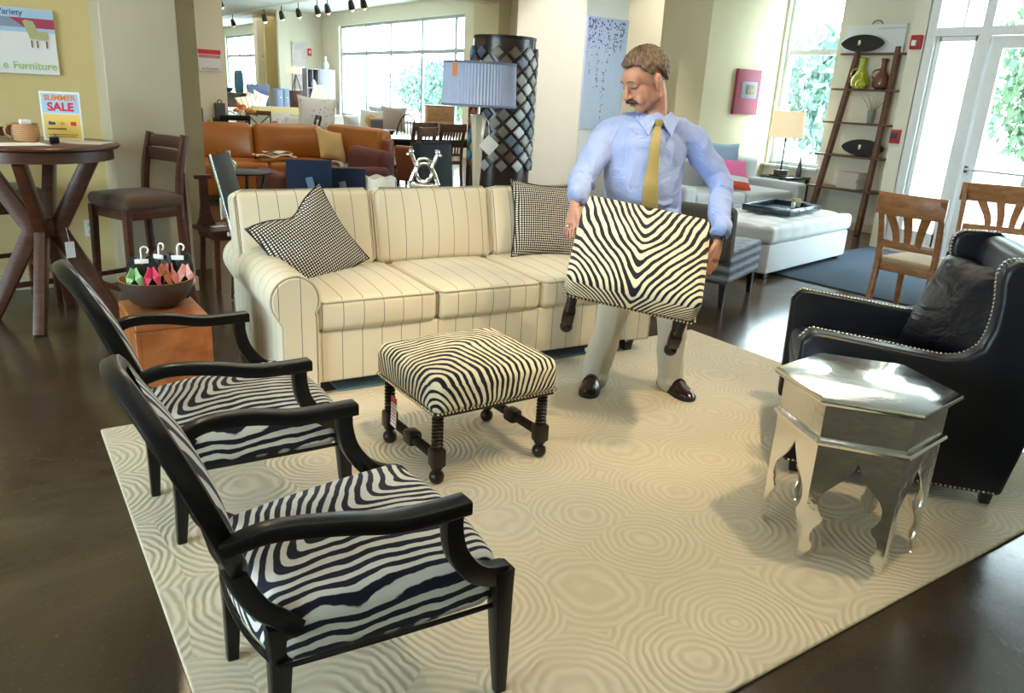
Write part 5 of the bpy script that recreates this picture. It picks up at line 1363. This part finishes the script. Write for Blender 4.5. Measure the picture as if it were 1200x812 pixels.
part('glass', MB().lathe([(.075, 0), (.08, .01), (.06, .02), (.01, .022)], 16, RX(90)), M['chrome'], sb)
for k in range(16): part('ray', MB().cyl((.08*math.cos(PI*k/8), 0, .08*math.sin(PI*k/8)), ((.22 if k % 2 else .17)*math.cos(PI*k/8), 0, (.22 if k % 2 else .17)*math.sin(PI*k/8)), .008, .002, 5), M['silver'], sb)
cs = thing('console_table', 'pale console table in front of the small far window', 'table', (8.05, 29.8, 0)); part('top', MB().rbox((0, 0, 1.03), (1.2, .4, .05), .006, 1), LAV, cs)
for sx in (-1, 1): part('panel', MB().box((sx*.55, 0, .5), (.06, .36, 1.0)), LAV, cs)
part('back', MB().box((0, .15, .5), (1.04, .03, 1.0)), plain('taupe_board', (.30, .26, .24), .7), cs)
TEAL = plain('blue_vase_glaze', (.06, .20, .34), .3, var=.5, scale=14)
single('vase', MB().lathe([(.13, 0), (.16, .04), (.17, .3), (.16, .62), (.13, .74), (.10, .76), (.09, .7)], 20), TEAL, 'tall blue ringed vase standing before the small far window', 'vase', (8.24, 29.75, 1.056))
single('bowl', MB().lathe([(.06, 0), (.13, .06), (.17, .15), (.16, .15), (.12, .06), (.02, .02)], 18), plain('cobalt_glaze', (.03, .13, .30), .3), 'cobalt blue bowl left of the tall blue vase', 'bowl', (7.86, 29.75, 1.056))
ws = thing('shop_poster', 'small red and white shop poster on the middle wall', 'poster', (3.42, 13.985, 1.62), 0)
part('board', MB().box((0, 0, .165), (.36, .012, .33)), ink['white'], ws); part('red_field', MB().box((0, -.0068, .295), (.36, .002, .07)), ink['red'], ws)
part('picture', MB().box((0, -.0068, .225), (.34, .002, .05)), plain('ink_rose', (.62, .28, .36), .6), ws); part('lettering', text_mb('ne Furniture', .052, TX(.0, .035, -.0068), bold=.0012), ink['purple'], ws, 'purple words ne Furniture')

# sofa by the large far window
fs = thing('sofa', 'white sofa with pillows under the large far window', 'sofa', (7.85, 17.5, 0), 0)
part('base', MB().rbox((0, 0, .24), (2.0, .85, .48), .05, 3), M['white'], fs); part('back', MB().rbox((0, .36, .48), (2.0, .2, .72), .08, 3), M['white'], fs)
for s in (-1, 1): part('arm', MB().rbox((s*.98, 0, .36), (.2, .88, .58), .08, 3), M['white'], fs)
yf = N('yellow_ring_print'); o_ = yf.xyz(yf.coord()); rr_ = yf.math('SQRT', yf.math('ADD', yf.math('MULTIPLY', o_[0], o_[0]), yf.math('MULTIPLY', o_[2], o_[2])))
yf.set(yf.mix(yf.math('LESS_THAN', yf.math('ABSOLUTE', yf.math('SUBTRACT', rr_, .09)), .035), (.78, .76, .70), (.72, .55, .16)), .9)
pillow('white pillow with a yellow ring on the far white sofa', yf.m, .50, .48, .16, (7.62, 16.98, .76), (-14, 4, -30), 21)
pillow('grey-blue pillow behind the yellow ring pillow', plain('mist_blue', (.45, .52, .60), .9), .48, .48, .15, (7.95, 17.20, .84), (-14, 0, -20), 22)
pillow('taupe pillow at the right of the far white sofa', plain('taupe', (.42, .36, .34), .9), .58, .54, .17, (8.22, 17.05, .82), (-14, 3, -26), 23)
pillow('pale round-edged pillow at the left arm of the far white sofa', plain('mist_white', (.66, .68, .72), .9), .40, .34, .18, (7.12, 16.9, .70), (-14, 0, 10), 24)
chest('chest_of_drawers', 'pale pine chest of drawers in front of the large far window', (8.62, 15.6, 0), .60, .45, 1.17, M['pine'], 4, 1, plain('pine_knob', (.45, .26, .13), .5), -18)
wl = thing('table_lamp', 'white-shaded table lamp between the bookcase and speckled pillow', 'lamp', (6.03, 16.0, 0))
part('shade', MB().lathe([(.175, 1.21), (.09, 1.49)], 24, cap=False), glow('lit_white_shade', (1, .95, .85), .95), wl); part('base', MB().lathe([(.06, .78), (.06, .8), (.03, .9), (.05, 1.05), (.015, 1.15), (.015, 1.3)], 12), BT, wl); part('stand', MB().box((0, 0, .39), (.4, .4, .78)), M['walnut'], wl)
lf = thing('coffee_table', 'dark low table with a pale cloth in front of the far white sofa', 'table', (6.62, 15.2, 0)); part('top', MB().rbox((0, 0, .66), (1.2, .6, .04), .006, 1), M['black'], lf); part('cloth', MB().rbox((.1, 0, .684), (.5, .62, .012), .003, 1), M['white'], lf)
for sx in (-1, 1):
    for sy in (-1, 1): part('leg', MB().box((sx*.55, sy*.25, .32), (.06, .06, .64)), M['black'], lf)

# ceiling track lights of the far room
tk = thing('light_track', 'black ceiling track with its run of spot heads over the far room', 'track light', (7.78, 22.5, 3.57)); part('rail', MB().box((0, 0, 0), (.035, 16, .03)), M['white'], tk)
def head(label, x, y, z, lit):
    t = thing('spotlight', label, 'spotlight', (x, y, z), 0, 'spot heads on the far ceiling')
    part('stem', MB().cyl((0, 0, .10), (0, 0, .26), .012, .012, 6), M['darkmetal'], t)
    part('can', MB().lathe([(.03, .12), (.055, .09), (.075, -.02), (.08, -.09), (.07, -.09)], 12, RY(-22) @ RX(20), cap=True), M['darkmetal'], t)
    part('bulb', MB().sphere((0, 0, 0), .055, 10, 6, M=RY(-22) @ RX(20) @ T(0, 0, -.11)), emit('lit_bulb', (1, .82, .55), 6 if lit else .8), t)
for i, (y, lit) in enumerate(((28.4, 0), (25.0, 1), (23.4, 0), (22.0, 0), (20.6, 1), (19.9, 0), (18.4, 0), (17.7, 0))):
    head('dark spot head on the far ceiling track, '+['farthest of the run', 'glowing, second from the far end', 'third from the far end', 'fourth from the far end', 'glowing, right of the middle', 'just right of the glowing one', 'second from the near end', 'nearest of the run'][i], 7.78, y, 3.30, lit)
head('single dark spot head beside the dark rear column', 5.6, 21.5, 3.30, 0)

# ================================================================ RIGHT SIDE
art = thing('canvas_art', 'tall blue canvas with trailing purple blossoms on the pale column', 'picture', (6.80, 7.985, 1.81))
an = N('wisteria_print'); c = an.coord(); o = an.xyz(c); g = an.noise(an.mapping(c, (6, 1, .8)), 3, 3)
an.set(an.mix(an.math('MULTIPLY_ADD', o[2], .5, an.math('MULTIPLY_ADD', g, .7, .05), clamp=True), (.62, .74, .88), (.46, .52, .80)), .7)
part('canvas', MB().rbox((0, 0, 0), (.67, .036, 1.34), .004, 1), an.m, art)
rnd = random.Random(8); pu = plain('ink_plum', (.20, .15, .36), .7); bl_ = MB()
for x0, z0, z1, nn in ((-.22, .64, .0, 46), (-.10, .64, -.25, 40), (.02, .64, -.62, 60), (.16, .64, .25, 42), (.26, .64, .3, 40), (-.28, .64, .25, 30)):
    for k in range(nn):
        q = rnd.random()**1.3; z = z0+(z1-z0)*q; s = rnd.uniform(.008, .017)*(1-.3*q); x = x0+rnd.gauss(0, .035*(1-.75*q))-.04*q
        if abs(x) < .32: bl_.add([(x-s, -.0195, z), (x, -.0195, z-s), (x+s, -.0195, z), (x, -.0195, z+s)], [(0, 1, 2, 3)])
part('painted_blossoms', bl_, pu, art, 'purple painted blossoms', 'stuff')
pf = thing('framed_picture', 'crimson picture with a small gold print on the cream wall', 'picture', (9.10, 7.575, 1.71))
part('board', MB().rbox((0, 0, 0), (.50, .04, .60), .005, 1), plain('crimson_mat', (.30, .04, .075), .6), pf); part('inner_mat', MB().rbox((.02, -.022, .03), (.33, .008, .22), .002, 1), plain('silver_mat', (.22, .22, .26), .5), pf); part('print', MB().rbox((.04, -.028, .035), (.17, .006, .13), .001, 1), plain('gold_print', (.20, .15, .06), .5, var=.9, scale=16), pf)

# ladder shelf
ld = thing('ladder_shelf', 'leaning wooden ladder shelf with five shelves beside the window', 'shelf', (0, 0, 0))
for yb, yt in ((6.42, 6.34), (5.66, 5.80)):
    part('rail', MB().sweep([(9.33, yb, .002), (9.56, yb*.5+yt*.5+.02, 1.2), (9.70, yt, 2.32)], rsec(.080, .060, .008), (1, 0, 0)), M['walnut'], ld)
for z in (.545, .965, 1.38, 1.80, 2.24):
    x0 = 9.33+.37*z/2.3+.02
    part('shelf', MB().rbox(((x0+9.74)/2, 6.10, z), (9.74-x0+.10, .96, .024), .003, 1), M['walnut'], ld)
# things on the ladder shelf
FISH = plain('black_ceramic', (.012, .014, .018), .3)
def eye_tray(label, y, z, x):
    t = thing('oval_tray', label, 'tray', (x, y, z), 0, 'black pointed oval trays on the ladder shelf')
    pts = []
    for k in range(25): a = PI*k/24; pts.append((.30*math.cos(a), .105*math.sin(a)**1.25))
    pts += [(x_, -z_) for x_, z_ in reversed(pts[1:-1])]
    part('body', bevelled(MB().prism([(p, q+.108) for p, q in pts], -.016, .016, RZ(90) @ Matrix(((1, 0, 0, 0), (0, 0, 1, 0), (0, 1, 0, 0), (0, 0, 0, 1)))), .006, 1), FISH, t)
    part('sticker', MB().rbox((-.0215, .03, .115), (.008, .035, .06), .002, 1), M['nail'], t, 'small silver sticker')
eye_tray('black pointed oval tray standing on the top shelf of the ladder', 6.24, 2.2535, 9.585)
eye_tray('black pointed oval tray standing on the second lowest ladder shelf', 5.98, .9785, 9.60)
wbx = thing('white_board', 'white printed box panel standing behind the top ladder shelf', 'box', (9.715, 6.16, 2.253)); part('panel', MB().rbox((0, 0, .17), (.04, .82, .34), .004, 1), ink['white'], wbx)
part('fine_print', MB().box((-.021, -.22, .29), (.002, .36, .012)), plain('ink_pale_grey', (.55, .55, .55), .6), wbx); part('handle', MB().tube([(-.0, .0+.07*math.cos(a), .34+.05*math.sin(a)) for a in [PI*k/10 for k in range(11)]], .006, 6), BT, wbx)
YG = plain('chartreuse_glass', (.42, .45, .02), .1, 0, .7); AM = plain('amber_glass', (.16, .045, .02), .1, 0, .7)
def jug(label, y, x, mat, h=.40, r=.12):
    t = thing('vase', label, 'vase', (x, y, 1.8125)); part('body', MB().lathe([(r*.5, 0), (r*.9, h*.08), (r, h*.25), (r*.8, h*.42), (r*.42, h*.56), (r*.30, h*.70), (r*.30, h*.86), (r*.42, h*.98), (r*.34, h), (r*.22, h*.9)], 24), mat, t)
    part('handle', MB().tube(spline([(0, r*.30, h*.66), (0, r*1.1, h*.60), (0, r*1.25, h*.42), (0, r*.9, h*.30)], 5), .010, 8), mat, t)
jug('yellow-green glass jug on the upper ladder shelf', 6.20, 9.62, YG, .38, .115); jug('dark amber glass jug right of the yellow-green one', 5.93, 9.66, AM, .37, .11)
gourd('small yellow-green gourd bottle in front of the large jug', (9.53, 6.12, 1.8125), YG, .19, .07)
pl2 = thing('potted_plant', 'thin twiggy plant in a small glass on the middle ladder shelf', 'plant', (9.58, 5.93, 1.3925)); part('pot', MB().lathe([(.03, 0), (.04, .01), (.05, .16), (.045, .16), (.03, .02)], 12), plain('grey_glass', (.25, .28, .25), .2), pl2)
rnd = random.Random(6); tw_ = MB()
for k in range(18):
    a = rnd.uniform(0, 2*PI); s = rnd.uniform(.08, .22); tw_.tube([(0, 0, .1), (s*.4*math.cos(a)*.5, s*.5*math.sin(a), .24), (s*.6*math.cos(a)*.5, s*1.1*math.sin(a), .27+.1*rnd.random())], [.003, .002, .001], 4)
part('twigs', tw_, plain('olive_twig', (.10, .11, .05), .8), pl2, None, 'stuff')
for k in range(5):
    single('book', MB().rbox((0, 0, .021), (.22, .30, .040), .003, 1), plain('paper_bundle', (.62, .58, .50), .8, var=.1), ['cream book at the bottom of the stack on the lowest ladder shelf', 'cream book second from the bottom on the lowest ladder shelf', 'cream book in the middle of the stack on the lowest ladder shelf', 'cream book second from the top on the lowest ladder shelf', 'cream book on top of the stack on the lowest ladder shelf'][k], 'book', (9.60, 6.05+.012*((k*7) % 3-1), .5575+.0415*k), (k*5) % 7-3, 'cream books stacked on the lowest ladder shelf')
al = thing('fire_alarm', 'red fire alarm with a white strobe high beside the entrance', 'alarm', (8.775, 5.06, 2.29)); part('case', MB().rbox((0, 0, 0), (.05, .125, .145), .008, 1), plain('alarm_red', (.42, .02, .03), .4), al); part('strobe', MB().rbox((-.03, .01, -.01), (.03, .05, .06), .008, 1), M['paper'], al)
pu_ = thing('pull_station', 'red manual fire pull station beside the glazed entrance', 'alarm', (8.775, 5.085, 1.28)); part('case', MB().rbox((0, 0, 0), (.05, .11, .15), .008, 1), plain('station_red', (.45, .03, .03), .4), pu_); part('face', MB().rbox((-.027, 0, .01), (.008, .08, .07), .003, 1), plain('dark_glass', (.06, .06, .07), .2), pu_)
ex = thing('fire_extinguisher', 'red fire extinguisher standing behind the right rail of the ladder', 'extinguisher', (9.35, 5.32, .0)); part('stand', MB().box((0, 0, .25), (.14, .12, .5)), M['base'], ex)
part('body', MB().lathe([(.05, .502), (.065, .52), (.065, .86), (.04, .92), (.02, .94)], 16), plain('extinguisher_red', (.55, .02, .02), .25), ex); part('valve', MB().rbox((0, 0, .97), (.05, .03, .06), .006, 1), M['darkmetal'], ex); part('hose', MB().tube(spline([(0, .02, .96), (-.05, .05, .95), (-.08, .06, .8), (-.07, .05, .65)], 5), .009, 6), M['black'], ex)

# grey sofa, its pillows, side table, lamp
GB = fabric('pale_grey_sofa', (.55, .57, .58), 200, .06, .1)
gs = thing('sofa', 'pale grey sofa with blue and pink pillows behind the man', 'sofa', (8.05, 6.95, 0), 0)
part('base', MB().rbox((0, -.02, .22), (2.3, .95, .26), .03, 2), GB, gs); part('back', MB().rbox((0, .40, .48), (2.3, .2, .74), .07, 3), GB, gs)
for s in (-1, 1): part('arm', MB().rbox((s*1.06, -.05, .33), (.22, .95, .50), .05, 3), GB, gs)
for x in (-.56, .38): part('seat_cushion', MB().rbox((x+.09, -.10, .395), (.92, .78, .17), .05, 3, 3, (0, 0, .02)), GB, gs)
for x in (-1.05, 1.05):
    for y in (-.42, .40): part('leg', MB().cyl((x, y, .002), (x, y, .09), .02, .026, 8), BT, gs)
pillow('light blue square pillow on the grey sofa behind the man', fabric('sky_blue_cloth', (.32, .46, .62), 200, .06, .1), .60, .54, .17, (8.20, 7.08, .78), (-14, 3, -8), 31)
def banded():
    n = N('pink_orange_bands'); o = n.xyz(n.coord()); z = n.math('MULTIPLY_ADD', o[2], 2.1, .5)
    n.set(n.ramp(z, [(0, (.72, .10, .04)), (.22, (.80, .80, .80)), (.36, (.78, .16, .36))], 'CONSTANT'), .9); return n.m
pillow('pink pillow with white and orange bands on the grey sofa', banded(), .60, .42, .18, (8.02, 6.78, .68), (-34, 4, -12), 32)
st = thing('end_table', 'small black end table carrying the lit lamp by the window', 'table', (9.46, 6.99, 0)); part('top', MB().rbox((0, 0, .60), (.50, .50, .035), .005), plain('black_gloss_top', (.015, .02, .022), .12, 0, .7), st)
for sx in (-1, 1):
    for sy in (-1, 1): part('leg', MB().rbox((sx*.22, sy*.22, .29), (.04, .04, .58), .003), BT, st)
part('shelf', MB().rbox((0, 0, .15), (.46, .46, .025), .003), BT, st)
tl2 = thing('table_lamp', 'lit table lamp with a cream shade and clear glass base by the window', 'lamp', (9.36, 7.0, .6185)); part('base', MB().rbox((0, 0, .04), (.16, .12, .08), .006), plain('walnut_block', (.08, .05, .04), .4), tl2)
part('plinth', MB().box((0, 0, .006), (.24, .2, .012)), BT, tl2); part('stem', MB().cyl((0, 0, .05), (0, 0, .56), .012, .012, 8), BT, tl2)
GL2 = glass_pane('clear_glass_sleeve', (.9, .95, .95), .12); part('glass_sleeve', MB().rbox((0, 0, .21), (.14, .10, .30), .004), GL2, tl2)
part('finial_bar', MB().box((0, 0, .46), (.10, .012, .012)), M['chrome'], tl2)
part('lamp_shade', MB().lathe([(.235, .52), (.205, .87)], 32, cap=False), glow('lit_cream_shade', (1.0, .84, .52), .88), tl2, 'glowing cream empire shade')
single('vase', MB().lathe([(.03, 0), (.04, .02), (.035, .10), (.018, .2), (.006, .3)], 12), plain('smoke_glass', (.10, .12, .14), .2), 'slim pointed grey vase beside the lit lamp', 'vase', (9.58, 6.86, .6185))
single('surf_sculpture', bevelled(MB().prism([(.085*math.sin(PI*k/16), .03+.5*k/16) for k in range(17)]+[(-.085*math.sin(PI*k/16), .03+.5*k/16) for k in range(15, 0, -1)], -.02, .02, RX(90)), .006, 1), plain('lime_green', (.40, .48, .08), .4), 'lime green leaf-shaped sculpture on the floor beside the end table', 'sculpture', (9.10, 6.52, -.02), -45)

# tufted ottoman with tray
ot = thing('ottoman', 'long white tufted ottoman with a dark tray on top', 'ottoman', (6.68, 4.99, .014), 11)
WO = fabric('white_linen', (.72, .74, .74), 220, .05, .1)
part('box', MB().rbox((0, 0, .175), (1.78, .86, .27), .02, 2), WO, ot)
def tuft(q, u):
    q = list(q)
    if u[2] > .9:
        q[2] -= .030*(abs(math.sin(u[0]*PI*3.5))**.35*-1+1)*.9+.030*(1-abs(math.sin(u[1]*PI*1.5))**.35)*.9
    elif abs(u[1]) > .95 or abs(u[0]) > .95:
        k = (1-abs(math.sin((u[0] if abs(u[1]) > .95 else u[1]*.46)*PI*3.5))**.35)*.012
        q[1] -= k*math.copysign(1, u[1]) if abs(u[1]) > .95 else 0
    return q
part('tufted_top', MB().rbox((0, 0, .40), (1.82, .90, .17), .05, 3, 44, (0, 0, .02), fn=tuft), WO, ot)
for sx in (-1, 1):
    for sy in (-1, 1): part('foot', MB().rbox((sx*.80, sy*.36, .021 if sx > 0 else .015), (.07, .07, .038 if sx > 0 else .054), .004, 1), BT, ot)
ty = thing('tray', 'dark blue-black serving tray lying on the white ottoman', 'tray', (6.80, 5.00, .526), 14); TB = plain('tray_lacquer', (.012, .03, .045), .2, 0, .7)
part('bottom', MB().rbox((0, 0, .008), (.78, .50, .014), .003, 1), TB, ty)
for sx in (-1, 1): part('side', MB().rbox((sx*.385, 0, .035), (.016, .50, .055), .003, 1), TB, ty)
for sy in (-1, 1): part('side', MB().rbox((0, sy*.245, .035), (.78, .016, .055), .003, 1), TB, ty)
part('handle', MB().rbox((-.12, -.256, .042), (.11, .01, .022), .004, 1), M['chrome'], ty)
cd_ = thing('card_stand', 'small gold and glass card stand on the tray', 'ornament', (7.05, 5.02, .5418)); part('card', MB().rbox((0, 0, .05), (.10, .012, .09), .003, 1, M=RZ(-30)), plain('tan_card', (.40, .32, .18), .5), cd_); part('foot', MB().rbox((-.07, -.02, .03), (.03, .03, .06), .004, 1), plain('clear_block', (.6, .7, .72), .1), cd_)

# striped slipper chair
def tweed():
    n = N('striped_tweed'); c = n.coord(); o = n.xyz(c)
    a = n.math('SINE', n.math('MULTIPLY', o[2], 2*PI/.075)); b = n.noise(n.mapping(c, (1, 1, 9)), 9, 3); f = n.math('MULTIPLY_ADD', a, .28, b)
    n.set(n.ramp(f, [(.25, (.10, .115, .14)), (.5, (.21, .235, .27)), (.75, (.36, .39, .43))]), .9, 0, .2); n.bump(n.noise(c, 160, 2), .5, .006); return n.m
TW = tweed()
sc_ = thing('slipper_chair', 'grey striped woven slipper chair half behind the man', 'chair', (4.93, 4.28, 0), 22)
part('seat', MB().rbox((0, 0, .325), (.80, .66, .27), .03, 3, 3), TW, sc_)
part('back', MB().rbox((-.34, 0, .62), (.15, .66, .42), .05, 3, 3, (0, 0, 0), RY(-6)), plain('brown_woven', (.085, .07, .05), .9, var=.5, scale=70, bump=.4), sc_)
for sx in (-1, 1):
    for sy in (-1, 1): part('leg', MB().sweep([(sx*.355, sy*.285, .002), (sx*.35, sy*.28, .20)], lambda i: rsec(.034+.018*i, .034+.018*i, .004), (1, 0, 0)), BT, sc_)
def shag():
    n = N('slate_shag'); c = n.coord(); f = n.noise(c, 70, 4, .7); g = n.noise(c, 3, 3)
    n.set(n.mix(g, n.mix(f, (.045, .065, .09), (.13, .17, .21)), (.08, .11, .15)), .95, 0, .1); n.bump(f, .7, .02); return n.m
single('shag_rug', MB().rbox((0, 0, .007), (2.4, 3.4, .014), .006, 1), shag(), 'slate blue rug running under the ottoman to the entrance', 'rug', (7.52, 3.28, 0), 4)

# oak dining chairs by the entrance
def oak_chair(label, loc, rz, pad, wd=.46, ns=3):
    t = thing('dining_chair', label, 'chair', loc, rz, 'oak chairs by the entrance'); W = M['oak']; ht = .96; hw = wd/2
    part('seat_frame', MB().rbox((.02, 0, .425), (.42, wd, .06), .006), W, t); part('seat', MB().rbox((.03, 0, .470), (.43, wd, .045), .02, 3, 2, (0, 0, .008)), pad, t)
    for s in (-1, 1):
        part('leg', MB().sweep([(.2, s*(hw-.035), .002), (.19, s*(hw-.03), .40)], lambda i: rsec(.03+.01*i, .03+.01*i, .004), (1, 0, 0)), W, t)
        part('back_post', MB().sweep(spline([(-.24, s*(hw-.025), .002), (-.195, s*(hw-.025), .42), (-.215, s*(hw-.02), .68), (-.285, s*(hw-.005), ht)], 5), lambda i: rsec(.038, .042, .005), (0, 1, 0)), W, t)
    part('back_rail', MB().sweep([(-.278-.030*math.cos(PI*y/8), .245*y/4*wd/.46, ht-.065) for y in range(-4, 5)], rsec(.024, .155, .006), (1, 0, 0)), W, t)
    part('lower_rail', MB().sweep([(-.210-.018*math.cos(PI*y/8), .20*y/4*wd/.46, .60) for y in range(-4, 5)], rsec(.022, .055, .004), (1, 0, 0)), W, t)
    for k in range(ns):
        y1 = (k-(ns-1)/2)*(.135 if ns == 3 else .150); y0 = y1*.58
        p_ = spline([(-.228, y0, .60), (-.245, y0*1.15, .70), (-.30, y1, .84)], 5); part('splat', MB().sweep(p_, lambda i: rsec(.046+.022*(i/10), .012, .003), (0, 1, 0)), W, t)
oak_chair('honey oak dining chair standing just behind the black armchair arm', (5.70, 2.93, .016), 2, fabric('straw_seat', (.45, .34, .22), 150, .3, .3))
oak_chair('honey oak dining chair with a white pad, partly hidden by the black armchair', (7.10, 2.98, .016), 206, fabric('white_pad', (.74, .76, .78), 200, .05, .1), .74, 4)
